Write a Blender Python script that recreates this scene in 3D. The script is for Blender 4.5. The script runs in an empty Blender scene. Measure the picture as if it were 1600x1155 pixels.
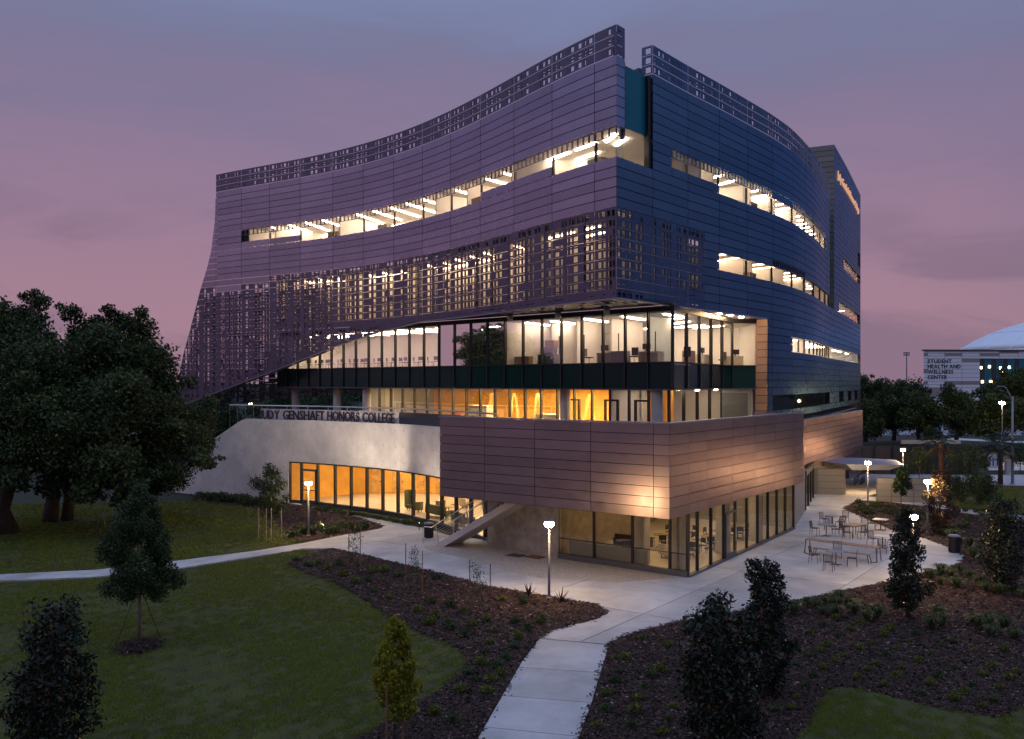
import bpy, bmesh, math, random
import numpy as np
from mathutils import Vector, Matrix
R = math.radians
random.seed(7)
rng = np.random.default_rng(11)

# ------------------------------------------------------------------ camera, sky, light
FPX, HZ, CX, EYE = 1366.0, 598.0, 800.0, 9.6      # focal length and horizon in photo pixels, eye height
sc = bpy.context.scene
col = sc.collection
cam_data = bpy.data.cameras.new('camera')
cam_data.lens = 36.0 * FPX / 1600.0
cam_data.sensor_width = 36.0
cam_data.shift_y = (HZ - 577.5) / 1600.0
cam_data.clip_start = 0.3
cam_data.clip_end = 6000
cam = bpy.data.objects.new('camera', cam_data)
cam.location = (0, 0, EYE)
cam.rotation_euler = (R(90), 0, 0)
col.objects.link(cam)
sc.camera = cam
sc.view_settings.view_transform = 'Standard'
sc.view_settings.look = 'None'
sc.view_settings.gamma = 1.0
sc.view_settings.exposure = 0.06
sc.view_settings.use_curve_mapping = False
sc.cycles.use_denoising = True
sc.cycles.max_bounces = 7
sc.cycles.diffuse_bounces = 3
sc.cycles.glossy_bounces = 3
sc.cycles.transparent_max_bounces = 14
sc.cycles.sample_clamp_indirect = 4.0
sc.cycles.use_light_tree = True

world = bpy.data.worlds.new('World')
sc.world = world
world.use_nodes = True
nt = world.node_tree
nt.nodes.clear()
def wn(t, **k):
    n = nt.nodes.new(t)
    for a, b in k.items():
        setattr(n, a, b)
    return n
def ramp_fill(r, stops, interp='B_SPLINE'):
    r.interpolation = interp
    while len(r.elements) > 1:
        r.elements.remove(r.elements[-1])
    r.elements[0].position = stops[0][0]
    r.elements[0].color = (*stops[0][1], 1)
    for p, c in stops[1:]:
        e = r.elements.new(p)
        e.color = (*c, 1)
SKY_WARM = [(0.0, (.37, .215, .26)), (.06, (.37, .215, .275)), (.15, (.325, .20, .285)), (.27, (.235, .182, .295)),
            (.38, (.148, .172, .29)), (.62, (.28, .365, .635)), (1.0, (.42, .56, .95))]
SKY_COOL = [(0.0, (.12, .12, .20)), (.06, (.085, .11, .21)), (.15, (.07, .115, .24)), (.27, (.075, .125, .26)),
            (.38, (.10, .155, .29)), (.62, (.27, .36, .62)), (1.0, (.42, .56, .95))]
tc = wn('ShaderNodeTexCoord')
sep = wn('ShaderNodeSeparateXYZ')
nt.links.new(tc.outputs['Generated'], sep.inputs[0])
r1 = wn('ShaderNodeValToRGB'); ramp_fill(r1.color_ramp, SKY_WARM)
r2 = wn('ShaderNodeValToRGB'); ramp_fill(r2.color_ramp, SKY_COOL)
# soft cloud bars low over the horizon
mp = wn('ShaderNodeMapping'); mp.inputs['Scale'].default_value = (1.9, 1.9, 8)
nz = wn('ShaderNodeTexNoise'); nz.inputs['Scale'].default_value = 1.7; nz.inputs['Detail'].default_value = 6
nz.inputs['Roughness'].default_value = .55; nz.inputs['Distortion'].default_value = .5
nt.links.new(tc.outputs['Generated'], mp.inputs[0]); nt.links.new(mp.outputs[0], nz.inputs['Vector'])
wob = wn('ShaderNodeMath', operation='MULTIPLY_ADD'); wob.inputs[1].default_value = .17; wob.inputs[2].default_value = -.085
nt.links.new(nz.outputs['Fac'], wob.inputs[0])
el = wn('ShaderNodeMath', operation='ADD'); nt.links.new(sep.outputs[2], el.inputs[0]); nt.links.new(wob.outputs[0], el.inputs[1])
nt.links.new(el.outputs[0], r1.inputs[0]); nt.links.new(el.outputs[0], r2.inputs[0])
az = wn('ShaderNodeMapRange'); az.interpolation_type = 'SMOOTHSTEP'
az.inputs['From Min'].default_value = .40; az.inputs['From Max'].default_value = .88
nt.links.new(sep.outputs[0], az.inputs['Value'])
mx = wn('ShaderNodeMix', data_type='RGBA'); nt.links.new(az.outputs[0], mx.inputs[0])
nt.links.new(r1.outputs[0], mx.inputs[6]); nt.links.new(r2.outputs[0], mx.inputs[7])
cl = wn('ShaderNodeMapRange'); cl.interpolation_type = 'SMOOTHSTEP'
cl.inputs['From Min'].default_value = .47; cl.inputs['From Max'].default_value = .62
cl.inputs['To Min'].default_value = 0; cl.inputs['To Max'].default_value = .8
nt.links.new(nz.outputs['Fac'], cl.inputs['Value'])
low = wn('ShaderNodeMapRange'); low.inputs['From Min'].default_value = .24; low.inputs['From Max'].default_value = .10
nt.links.new(sep.outputs[2], low.inputs['Value'])
cm = wn('ShaderNodeMath', operation='MULTIPLY'); nt.links.new(cl.outputs[0], cm.inputs[0]); nt.links.new(low.outputs[0], cm.inputs[1])
mx2 = wn('ShaderNodeMix', data_type='RGBA'); nt.links.new(cm.outputs[0], mx2.inputs[0])
nt.links.new(mx.outputs[2], mx2.inputs[6]); mx2.inputs[7].default_value = (.225, .15, .215, 1)
bg = wn('ShaderNodeBackground'); bg.inputs['Strength'].default_value = 1.0
nt.links.new(mx2.outputs[2], bg.inputs[0])
wo = wn('ShaderNodeOutputWorld'); nt.links.new(bg.outputs[0], wo.inputs[0])

sun_d = bpy.data.lights.new('dusk_sun', 'SUN')       # the last soft glow of the sun that has gone down
sun_d.energy = .12; sun_d.angle = R(40); sun_d.color = (1, .80, .84)
sun = bpy.data.objects.new('dusk_sun', sun_d)
sun.rotation_euler = (R(58), 0, R(-62))
sun.location = (-60, -20, 60)
col.objects.link(sun)

# ------------------------------------------------------------------ photo geometry helpers
def ground(px, py, z=0.0):
    Y = (EYE - z) * FPX / (py - HZ)
    return Vector(((px - CX) / FPX * Y, Y, z))
def at(px, py, Y):
    return Vector(((px - CX) / FPX * Y, Y, EYE - (py - HZ) / FPX * Y))
def proj(p):
    return CX + FPX * p[0] / p[1], HZ - FPX * (p[2] - EYE) / p[1]

# ------------------------------------------------------------------ materials
MATS = {}
def mat(name, color, rough=.7, metal=0.0, scale=0, amt=.25, color2=None, bump=0, bscale=None, spec=.5, rvar=0, coord='Object', detail=6):
    m = bpy.data.materials.new(name); m.use_nodes = True
    t = m.node_tree; b = t.nodes['Principled BSDF']
    b.inputs['Base Color'].default_value = (*color, 1)
    b.inputs['Roughness'].default_value = rough
    b.inputs['Metallic'].default_value = metal
    b.inputs['Specular IOR Level'].default_value = spec
    if scale:
        c = t.nodes.new('ShaderNodeTexCoord')
        n = t.nodes.new('ShaderNodeTexNoise')
        n.inputs['Scale'].default_value = scale; n.inputs['Detail'].default_value = detail; n.inputs['Roughness'].default_value = .62
        t.links.new(c.outputs[coord], n.inputs['Vector'])
        rp = t.nodes.new('ShaderNodeValToRGB')
        c2 = color2 or tuple(x * (1 - amt) for x in color)
        c1 = color if color2 else tuple(min(1, x * (1 + amt)) for x in color)
        rp.color_ramp.elements[0].position = .32; rp.color_ramp.elements[1].position = .68
        rp.color_ramp.elements[0].color = (*c2, 1); rp.color_ramp.elements[1].color = (*c1, 1)
        t.links.new(n.outputs['Fac'], rp.inputs[0]); t.links.new(rp.outputs[0], b.inputs['Base Color'])
        if rvar:
            mr = t.nodes.new('ShaderNodeMapRange'); mr.inputs['To Min'].default_value = rough - rvar; mr.inputs['To Max'].default_value = rough + rvar
            mr.inputs['From Min'].default_value = .3; mr.inputs['From Max'].default_value = .7
            t.links.new(n.outputs['Fac'], mr.inputs['Value']); t.links.new(mr.outputs[0], b.inputs['Roughness'])
        if bump:
            n2 = t.nodes.new('ShaderNodeTexNoise'); n2.inputs['Scale'].default_value = bscale or scale * 4; n2.inputs['Detail'].default_value = 4
            t.links.new(c.outputs[coord], n2.inputs['Vector'])
            bp = t.nodes.new('ShaderNodeBump'); bp.inputs['Strength'].default_value = bump; bp.inputs['Distance'].default_value = .05
            t.links.new(n2.outputs['Fac'], bp.inputs['Height']); t.links.new(bp.outputs[0], b.inputs['Normal'])
    MATS[name] = m
    return m
def emit(name, color, strength):
    m = bpy.data.materials.new(name); m.use_nodes = True
    t = m.node_tree; t.nodes.clear()
    e = t.nodes.new('ShaderNodeEmission'); e.inputs[0].default_value = (*color, 1); e.inputs[1].default_value = strength
    o = t.nodes.new('ShaderNodeOutputMaterial'); t.links.new(e.outputs[0], o.inputs[0])
    MATS[name] = m
    return m
def glass(name, tint=(1, 1, 1), refl=1.0, rough=.02, base=.04):
    m = bpy.data.materials.new(name); m.use_nodes = True
    t = m.node_tree; t.nodes.clear()
    tr = t.nodes.new('ShaderNodeBsdfTransparent'); tr.inputs[0].default_value = (*tint, 1)
    gl = t.nodes.new('ShaderNodeBsdfGlossy'); gl.inputs['Roughness'].default_value = rough
    gl.inputs['Color'].default_value = (.95, .97, 1, 1)
    fr = t.nodes.new('ShaderNodeFresnel'); fr.inputs['IOR'].default_value = 1.55
    mu = t.nodes.new('ShaderNodeMath'); mu.operation = 'MULTIPLY_ADD'; mu.use_clamp = True
    mu.inputs[1].default_value = refl; mu.inputs[2].default_value = base
    t.links.new(fr.outputs[0], mu.inputs[0])
    x = t.nodes.new('ShaderNodeMixShader'); t.links.new(mu.outputs[0], x.inputs[0])
    t.links.new(tr.outputs[0], x.inputs[1]); t.links.new(gl.outputs[0], x.inputs[2])
    o = t.nodes.new('ShaderNodeOutputMaterial'); t.links.new(x.outputs[0], o.inputs[0])
    MATS[name] = m
    return m
def panel_mat(name, c, metal=.9, rough=.27, edge=None, dent=.04):
    """painted aluminium cassette: slight tone change from panel to panel, soft oil-canning"""
    m = bpy.data.materials.new(name); m.use_nodes = True
    t = m.node_tree; b = t.nodes['Principled BSDF']
    b.inputs['Metallic'].default_value = metal
    if edge: b.inputs['Specular Tint'].default_value = (*edge, 1)
    at_ = t.nodes.new('ShaderNodeAttribute'); at_.attribute_name = 'tone'
    g = t.nodes.new('ShaderNodeTexCoord'); n = t.nodes.new('ShaderNodeTexNoise')
    n.inputs['Scale'].default_value = .55; n.inputs['Detail'].default_value = 3
    t.links.new(g.outputs['Object'], n.inputs['Vector'])
    ad = t.nodes.new('ShaderNodeMath'); ad.operation = 'MULTIPLY_ADD'; ad.inputs[1].default_value = .5
    t.links.new(n.outputs['Fac'], ad.inputs[0]); t.links.new(at_.outputs['Fac'], ad.inputs[2])
    rp = t.nodes.new('ShaderNodeValToRGB')
    rp.color_ramp.elements[0].position = .2; rp.color_ramp.elements[1].position = 1.0
    rp.color_ramp.elements[0].color = (*[x * .82 for x in c], 1); rp.color_ramp.elements[1].color = (*[x * 1.16 for x in c], 1)
    t.links.new(ad.outputs[0], rp.inputs[0]); t.links.new(rp.outputs[0], b.inputs['Base Color'])
    n3 = t.nodes.new('ShaderNodeTexNoise'); n3.inputs['Scale'].default_value = 2.2; n3.inputs['Detail'].default_value = 5
    t.links.new(g.outputs['Object'], n3.inputs['Vector'])
    mr = t.nodes.new('ShaderNodeMapRange'); mr.inputs['From Min'].default_value = .3; mr.inputs['From Max'].default_value = .7
    mr.inputs['To Min'].default_value = rough - .05; mr.inputs['To Max'].default_value = rough + .06
    t.links.new(n3.outputs['Fac'], mr.inputs['Value']); t.links.new(mr.outputs[0], b.inputs['Roughness'])
    n2 = t.nodes.new('ShaderNodeTexNoise'); n2.inputs['Scale'].default_value = .9; n2.inputs['Detail'].default_value = 1
    t.links.new(g.outputs['Object'], n2.inputs['Vector'])
    bp = t.nodes.new('ShaderNodeBump'); bp.inputs['Strength'].default_value = dent; bp.inputs['Distance'].default_value = .03
    t.links.new(n2.outputs['Fac'], bp.inputs['Height']); t.links.new(bp.outputs[0], b.inputs['Normal'])
    MATS[name] = m
    return m
def leaf_mat(name, dark, light, accent=None, rough=.5, trans=.15, spec=.35):
    m = bpy.data.materials.new(name); m.use_nodes = True
    t = m.node_tree; b = t.nodes['Principled BSDF']
    b.inputs['Roughness'].default_value = rough
    b.inputs['Specular IOR Level'].default_value = spec
    a = t.nodes.new('ShaderNodeAttribute'); a.attribute_name = 'tone'
    rp = t.nodes.new('ShaderNodeValToRGB')
    e = rp.color_ramp.elements
    e[0].position = 0; e[0].color = (*dark, 1)
    e[1].position = .8; e[1].color = (*light, 1)
    if accent:
        e[1].position = .84
        x = e.new(.90); x.color = (*accent, 1)
    t.links.new(a.outputs['Fac'], rp.inputs[0]); t.links.new(rp.outputs[0], b.inputs['Base Color'])
    if trans:
        tl = t.nodes.new('ShaderNodeBsdfTranslucent'); t.links.new(rp.outputs[0], tl.inputs[0])
        ms = t.nodes.new('ShaderNodeMixShader'); ms.inputs[0].default_value = trans
        out = t.nodes['Material Output']
        t.links.new(b.outputs[0], ms.inputs[1]); t.links.new(tl.outputs[0], ms.inputs[2]); t.links.new(ms.outputs[0], out.inputs[0])
    MATS[name] = m
    return m

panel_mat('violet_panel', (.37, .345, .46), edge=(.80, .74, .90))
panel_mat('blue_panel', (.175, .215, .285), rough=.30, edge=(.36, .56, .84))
panel_mat('plum_panel', (.345, .275, .30), rough=.38, dent=.015, metal=.9, edge=(.85, .7, .7))
panel_mat('bronze_panel', (.30, .19, .15), metal=.3, rough=.45)
panel_mat('grey_panel', (.20, .24, .22), metal=.5, rough=.4)
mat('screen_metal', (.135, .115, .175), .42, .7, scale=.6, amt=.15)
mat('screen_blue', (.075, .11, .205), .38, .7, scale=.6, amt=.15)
mat('lining', (.17, .13, .15), .8)
mat('dark_backing', (.012, .012, .018), .8)
mat('dark_soffit', (.02, .022, .024), .25)
mat('white_soffit', (.72, .68, .6), .6)
mat('mullion', (.025, .024, .024), .4, .3)
mat('sill_metal', (.11, .115, .13), .45, .6)
mat('coping', (.33, .32, .36), .45, .7)
mat('spandrel', (.006, .030, .030), .22, 0, spec=.22)
mat('teal_glass', (.008, .16, .22), .25, .0, spec=.3)
mat('white_wall', (.78, .74, .68), .8, scale=1.2, amt=.05)
mat('ceiling_white', (.80, .78, .74), .85)
mat('grey_floor', (.30, .27, .24), .55, scale=2, amt=.15)
mat('beige_floor', (.62, .52, .38), .35, scale=1.5, amt=.10)
mat('amber_wall', (.78, .40, .06), .55, scale=1.0, amt=.15)
mat('cafe_wall', (.20, .15, .10), .7, scale=2, amt=.3)
mat('dim_wall', (.33, .32, .30), .8)
mat('wood_slat', (.62, .34, .09), .5, scale=3, amt=.3)
mat('concrete', (.46, .44, .43), .75, scale=.7, amt=.16, bump=.12, bscale=6)
mat('board_concrete', (.60, .58, .56), .75, scale=.7, amt=.16, bump=.12, bscale=6)
mat('pale_concrete', (.52, .50, .49), .75, scale=.9, amt=.10, bump=.06, bscale=9)
mat('stained_concrete', (.40, .37, .33), .8, scale=1.6, color2=(.22, .20, .17), bump=.2, bscale=7)
mat('slab_concrete', (.47, .465, .455), .72, scale=.38, amt=.26, detail=9, bump=.06, bscale=14)
mat('pebble_concrete', (.44, .38, .31), .85, scale=9, amt=.3, bump=.35, bscale=40)
mat('column_concrete', (.42, .38, .34), .7, scale=1, amt=.12)
mat('steel', (.55, .55, .56), .32, .9)
mat('pole_grey', (.30, .31, .34), .45, .5)
mat('black_metal', (.03, .03, .033), .45, .4)
mat('chair_metal', (.10, .085, .08), .5, .4)
mat('table_blue', (.26, .31, .40), .4, .5)
mat('table_white', (.62, .60, .56), .4, .2)
mat('table_wood', (.30, .19, .11), .55, scale=5, amt=.25)
mat('dark_leather', (.018, .016, .015), .4)
mat('olive_fabric', (.10, .105, .06), .9)
mat('tan_fabric', (.42, .32, .2), .9)
mat('cardboard', (.42, .27, .15), .9)
mat('grey_plastic', (.16, .18, .22), .6)
mat('red_fabric', (.55, .07, .03), .8)
mat('cream_fabric', (.6, .52, .38), .8)
mat('bark', (.055, .042, .032), .95, scale=8, amt=.4, bump=.6, bscale=25)
mat('pale_bark', (.16, .13, .10), .9, scale=8, amt=.3)
mat('stake_wood', (.20, .09, .045), .85, scale=10, amt=.3)
mat('mulch', (.095, .052, .040), .95, scale=7, color2=(.030, .017, .014), bump=.9, bscale=18)
mat('lawn_soil', (.095, .115, .028), .95, scale=1.1, color2=(.075, .068, .040), spec=.05, bump=.7, bscale=22)
mat('terrain', (.020, .026, .010), .95, scale=.2, amt=.4)
mat('asphalt', (.27, .28, .30), .8, scale=1, amt=.12)
mat('far_white', (.82, .85, .88), .6)
mat('far_tan', (.34, .30, .27), .7)
mat('far_glass', (.012, .05, .065), .12, .1)
mat('dome_white', (.74, .84, .90), .45)
mat('letter_dark', (.012, .012, .016), .6)
mat('letter_plum', (.055, .045, .07), .4, .5)
mat('screen_fence', (.035, .037, .04), .7)
mat('purple_fence', (.055, .04, .05), .7)
mat('grey_cloth', (.22, .22, .22), .9)
mat('car_white', (.6, .62, .66), .25)
mat('car_dark', (.03, .035, .045), .2)
mat('sign_blue', (.02, .06, .2), .5)
glass('clear_glass', (.97, .955, .94), .42, base=.0)
glass('shade_glass', (.62, .70, .70), .8, base=.02)
glass('cafe_glass', (.84, .84, .78), .7, base=.01)
leaf_mat('oak_leaf', (.013, .026, .011), (.095, .14, .048), (.15, .15, .05), spec=.2)
leaf_mat('young_leaf', (.012, .028, .009), (.060, .11, .030), (.10, .14, .035))
leaf_mat('yellow_leaf', (.14, .15, .012), (.42, .40, .045), (.50, .42, .06), trans=.4, spec=.2)
leaf_mat('magnolia_leaf', (.006, .011, .007), (.030, .048, .020), (.11, .028, .012), rough=.40, trans=0)
leaf_mat('shrub_leaf', (.045, .062, .012), (.16, .19, .04), (.24, .24, .05), spec=.15)
leaf_mat('dark_shrub_leaf', (.026, .046, .018), (.085, .125, .045), (.10, .14, .05), spec=.2)
leaf_mat('red_leaf', (.03, .02, .012), (.10, .06, .025), (.20, .06, .02))
leaf_mat('grass_blade', (.070, .095, .014), (.215, .26, .042), (.30, .27, .12), trans=.25, spec=.05, rough=.8)
leaf_mat('tuft_blade', (.034, .052, .018), (.10, .135, .045), (.14, .15, .07), spec=.15)
leaf_mat('chip', (.020, .011, .009), (.12, .066, .050), (.30, .21, .17), rough=.9, trans=0)
leaf_mat('palm_leaf', (.010, .022, .010), (.045, .065, .028), (.09, .08, .03))
leaf_mat('spike_leaf', (.030, .012, .012), (.060, .040, .025), (.09, .07, .03))
WARM = (1.0, .76, .50)
emit('strip_light', (1.0, .77, .56), 30)
emit('screen_room_light', (1.0, .71, .46), 11)
emit('amber_light', (1.0, .72, .36), 190)
emit('lounge_light', (1.0, .72, .42), 170)
emit('cafe_light', (1.0, .72, .42), 36)
emit('wall_fill_light', (1.0, .82, .62), 60)
emit('lamp_globe', (1.0, .63, .28), 480)
emit('downlight', (1.0, .66, .34), 260)
emit('sign_letter', (1.0, .52, .32), .65)
emit('far_lamp', (1.0, .70, .38), 12)
emit('far_white_lamp', (1.0, .86, .66), 16)
emit('exit_red', (1, .05, .03), 2)

# every cast slab differs a little in tone
_t = MATS['slab_concrete'].node_tree; _b = _t.nodes['Principled BSDF']; _src = _b.inputs['Base Color'].links[0].from_socket
_oi = _t.nodes.new('ShaderNodeObjectInfo'); _mr = _t.nodes.new('ShaderNodeMapRange'); _mr.inputs['To Min'].default_value = .84; _mr.inputs['To Max'].default_value = 1.08
_vm = _t.nodes.new('ShaderNodeVectorMath'); _vm.operation = 'SCALE'
_t.links.new(_oi.outputs['Random'], _mr.inputs['Value']); _t.links.new(_src, _vm.inputs[0]); _t.links.new(_mr.outputs[0], _vm.inputs['Scale']); _t.links.new(_vm.outputs[0], _b.inputs['Base Color'])

# ------------------------------------------------------------------ object helpers
def tag(o, label=None, cat=None, group=None, kind=None):
    if label: o['label'] = label
    if cat: o['category'] = cat
    if group: o['group'] = group
    if kind: o['kind'] = kind
    return o
def empty(name, loc, label=None, cat=None, group=None, kind=None):
    o = bpy.data.objects.new(name, None)
    o.location = loc; o.empty_display_size = .3
    col.objects.link(o)
    return tag(o, label, cat, group, kind)
def link(name, me, parent=None, world_coords=True):
    o = bpy.data.objects.new(name, me)
    col.objects.link(o)
    if parent is not None:
        o.parent = parent
        if world_coords:
            p = parent; off = Vector((0, 0, 0))
            while p is not None:
                off += p.location; p = p.parent
            o.location = -off
    return o
class MB:
    def __init__(s):
        s.v = []; s.f = []; s.t = []
    def add(s, vs, fs, tone=.5):
        n = len(s.v)
        s.v.extend([tuple(x) for x in vs]); s.f.extend([tuple(i + n for i in f) for f in fs]); s.t.extend([tone] * len(fs))
        return s
    def box(s, c, size, rz=0, tone=.5):
        x, y, z = [k / 2 for k in size]
        ca, sa = math.cos(rz), math.sin(rz)
        vs = [(c[0] + ca * a * x - sa * b * y, c[1] + sa * a * x + ca * b * y, c[2] + d * z) for d in (-1, 1) for b in (-1, 1) for a in (-1, 1)]
        return s.add(vs, [(0, 2, 3, 1), (4, 5, 7, 6), (0, 1, 5, 4), (2, 6, 7, 3), (0, 4, 6, 2), (1, 3, 7, 5)], tone)
    def obox(s, p0, p1, w, z0, z1):
        """upright slab between two plan points"""
        a = Vector((p0[0], p0[1])); b = Vector((p1[0], p1[1])); d = (b - a).normalized(); n = Vector((-d.y, d.x)) * w / 2
        q = [a + n, b + n, b - n, a - n]
        return s.prism(q, z0, z1)
    def prism(s, poly, z0, z1):
        n = len(poly)
        vs = [(p[0], p[1], z0) for p in poly] + [(p[0], p[1], z1) for p in poly]
        area = sum(poly[i][0] * poly[(i + 1) % n][1] - poly[(i + 1) % n][0] * poly[i][1] for i in range(n))
        fs = [tuple(range(n - 1, -1, -1)), tuple(range(n, 2 * n))] + [(i, (i + 1) % n, n + (i + 1) % n, n + i) for i in range(n)]
        if area < 0: fs = [tuple(reversed(f)) for f in fs]
        return s.add(vs, fs)
    def tube(s, pts, rad, n=8, caps=True):
        pts = [Vector(p) for p in pts]
        rads = rad if isinstance(rad, (list, tuple)) else [rad] * len(pts)
        base = len(s.v); up = Vector((0, 0, 1))
        for i, p in enumerate(pts):
            d = (pts[min(i + 1, len(pts) - 1)] - pts[max(i - 1, 0)]).normalized()
            a = d.cross(up if abs(d.z) < .95 else Vector((1, 0, 0))).normalized(); b = d.cross(a)
            for k in range(n):
                t = 2 * math.pi * k / n
                s.v.append(tuple(p + (a * math.cos(t) + b * math.sin(t)) * rads[i]))
        for i in range(len(pts) - 1):
            for k in range(n):
                k2 = (k + 1) % n
                s.f.append((base + i * n + k, base + i * n + k2, base + (i + 1) * n + k2, base + (i + 1) * n + k)); s.t.append(.5)
        if caps:
            s.f.append(tuple(base + k for k in range(n - 1, -1, -1))); s.t.append(.5)
            s.f.append(tuple(base + (len(pts) - 1) * n + k for k in range(n))); s.t.append(.5)
        return s
    def lathe(s, c, prof, n=14):
        base = len(s.v)
        for r, z in prof:
            for k in range(n):
                t = 2 * math.pi * k / n
                s.v.append((c[0] + r * math.cos(t), c[1] + r * math.sin(t), c[2] + z))
        for i in range(len(prof) - 1):
            for k in range(n):
                k2 = (k + 1) % n
                s.f.append((base + i * n + k, base + i * n + k2, base + (i + 1) * n + k2, base + (i + 1) * n + k)); s.t.append(.5)
        s.f.append(tuple(base + k for k in range(n - 1, -1, -1))); s.t.append(.5)
        s.f.append(tuple(base + (len(prof) - 1) * n + k for k in range(n))); s.t.append(.5)
        return s
    def mesh(s, name, m, smooth=False, tone=False):
        me = bpy.data.meshes.new(name)
        me.from_pydata(s.v, [], s.f)
        if m: me.materials.append(MATS[m])
        if smooth: me.polygons.foreach_set('use_smooth', [True] * len(me.polygons))
        if tone and len(s.f) == len(me.polygons):
            a = me.attributes.new('tone', 'FLOAT', 'FACE'); a.data.foreach_set('value', s.t)
        me.update()
        return me
    def build(s, name, m, parent=None, smooth=False, world_coords=True, tone=False):
        return link(name, s.mesh(name, m, smooth, tone), parent, world_coords)
def np_mesh(name, V, nper, tones, m):
    """V: (k*nper,3) vertices, faces of nper consecutive vertices"""
    V = np.asarray(V, np.float32); k = len(V) // nper
    me = bpy.data.meshes.new(name)
    me.vertices.add(len(V)); me.vertices.foreach_set('co', V.ravel())
    me.loops.add(len(V)); me.loops.foreach_set('vertex_index', np.arange(len(V), dtype=np.int32))
    me.polygons.add(k); me.polygons.foreach_set('loop_start', np.arange(0, len(V), nper, dtype=np.int32))
    a = me.attributes.new('tone', 'FLOAT', 'FACE'); a.data.foreach_set('value', np.asarray(tones, np.float32))
    me.materials.append(MATS[m]); me.update(calc_edges=True)
    return me
def copy_tree(o, parent=None):
    c = o.copy(); col.objects.link(c); c.parent = parent
    for ch in o.children:
        copy_tree(ch, c)
    return c

class Plan:
    """a wall line in plan; s runs along it, off is measured outwards"""
    def __init__(self, pts, side, smooth=False, step=.25):
        P = np.array(pts, float)
        if smooth:      # Catmull-Rom
            Q = np.vstack([2 * P[0] - P[1], P, 2 * P[-1] - P[-2]]); out = []
            for i in range(1, len(Q) - 2):
                m = max(2, int(np.linalg.norm(Q[i + 1] - Q[i]) / step))
                for t in np.linspace(0, 1, m, endpoint=False):
                    a, b, c, d = Q[i - 1], Q[i], Q[i + 1], Q[i + 2]
                    out.append(.5 * (2 * b + (c - a) * t + (2 * a - 5 * b + 4 * c - d) * t * t + (3 * b - a - 3 * c + d) * t ** 3))
            out.append(P[-1]); P = np.array(out)
        self.P = P; self.side = side
        L = np.linalg.norm(np.diff(P, axis=0), axis=1)
        self.S = np.concatenate([[0], np.cumsum(L)]); self.L = self.S[-1]
    def xy(self, s, off=0.0):
        s_ = s
        x = np.interp(s_, self.S, self.P[:, 0]); y = np.interp(s_, self.S, self.P[:, 1])
        if s_ > self.L or s_ < 0:
            e = self.L if s_ > self.L else 0
            d = self.dir(e); x += d[0] * (s_ - e); y += d[1] * (s_ - e)
        if off:
            d = self.dir(s_)
            x += -d[1] * self.side * off; y += d[0] * self.side * off
        return float(x), float(y)
    def dir(self, s):
        h = .4; s0 = max(0, min(self.L - h, s - h / 2)); s1 = s0 + h
        a = np.array([np.interp(s0, self.S, self.P[:, 0]), np.interp(s0, self.S, self.P[:, 1])])
        b = np.array([np.interp(s1, self.S, self.P[:, 0]), np.interp(s1, self.S, self.P[:, 1])])
        d = (b - a); return d / np.linalg.norm(d)
    def p(self, s, z, off=0.0):
        x, y = self.xy(s, off); return (x, y, z)
    def s_px(self, px):
        """where the line crosses the vertical plane seen at that column of the photograph"""
        k = (px - CX) / FPX
        ss = np.linspace(-2, self.L + 14, 1400); g = []
        for s in ss:
            x, y = self.xy(s); g.append(x - k * y)
        g = np.array(g); i = np.where(np.sign(g[:-1]) != np.sign(g[1:]))[0]
        if len(i) == 0: return float(ss[np.argmin(abs(g))])
        i = i[0]; return float(ss[i] + (ss[i + 1] - ss[i]) * g[i] / (g[i] - g[i + 1]))

# ================================================================== THE COLLEGE BUILDING
ZT, RH = 29.1, .552                    # parapet height and height of one cladding course
def zr(r): return ZT - RH * r
def ground_depth(y, z): return (z - EYE) * FPX / (HZ - y)
def line_from_top(pairs, deg):
    X = []; Y = []
    for px, y in pairs:
        D = ground_depth(y, ZT); X.append((px - CX) / FPX * D); Y.append(D)
    return X, Y
LJ = [(960, 36.5), (929, 54), (862.5, 89), (803, 120), (750.5, 147), (704, 169), (660, 192), (615, 211.5), (567.5, 225.5),
      (520, 237), (469, 247.5), (421, 256.3), (377, 265), (337.5, 273.5)]
X, Y = line_from_top(LJ, 4)
t_ = np.arange(len(X)); t_ = np.where(t_ > 0, t_ - .5, 0)
cx_, cy_ = np.polyfit(t_, X, 4), np.polyfit(t_, Y, 4)
tt = np.linspace(0, t_[-1], 60)
LF = Plan(np.c_[np.polyval(cx_, tt), np.polyval(cy_, tt)], +1)          # facade on the left of the corner
RJ = [(960, 36.5), (1020, 70), (1075, 102.5), (1124, 130), (1168, 156), (1207.5, 180), (1239, 203.5), (1265, 231), (1278, 249.4), (1296, 283)]
X, Y = line_from_top(RJ, 3)
d0 = Vector((X[-1] - X[-3], Y[-1] - Y[-3])).normalized()
U0 = LF.xy(0)
X[0], Y[0] = U0
RF = Plan(np.c_[X + [31.6 + .45 * 13, 43.9 + .45 * 2], Y + [86 + .89 * 13, 110.4 + .89 * 2]], -1, smooth=True)   # facade on the right
lj = [LF.s_px(px) for px, _ in LJ]; lj[0] = 0.0
rj = [RF.s_px(px) for px in (960, 1020, 1075, 1124, 1168, 1207.5, 1239)]; rj[0] = 0.0
s1199 = RF.s_px(1199)
sgap0, sgap1, send = RF.s_px(1296.5), RF.s_px(1303.5), RF.s_px(1344.5)
while rj[-1] + 4.1 < sgap0 - 1.5: rj.append(rj[-1] + 4.15)
rj.append(sgap0)
tj = [sgap1 + k * (send - sgap1) / 7 for k in range(8)]

bld = empty('college_building', (LF.xy(0)[0], LF.xy(0)[1], 0),
            'curved violet metal college building with perforated screens and lit glass storeys', 'building')

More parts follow.
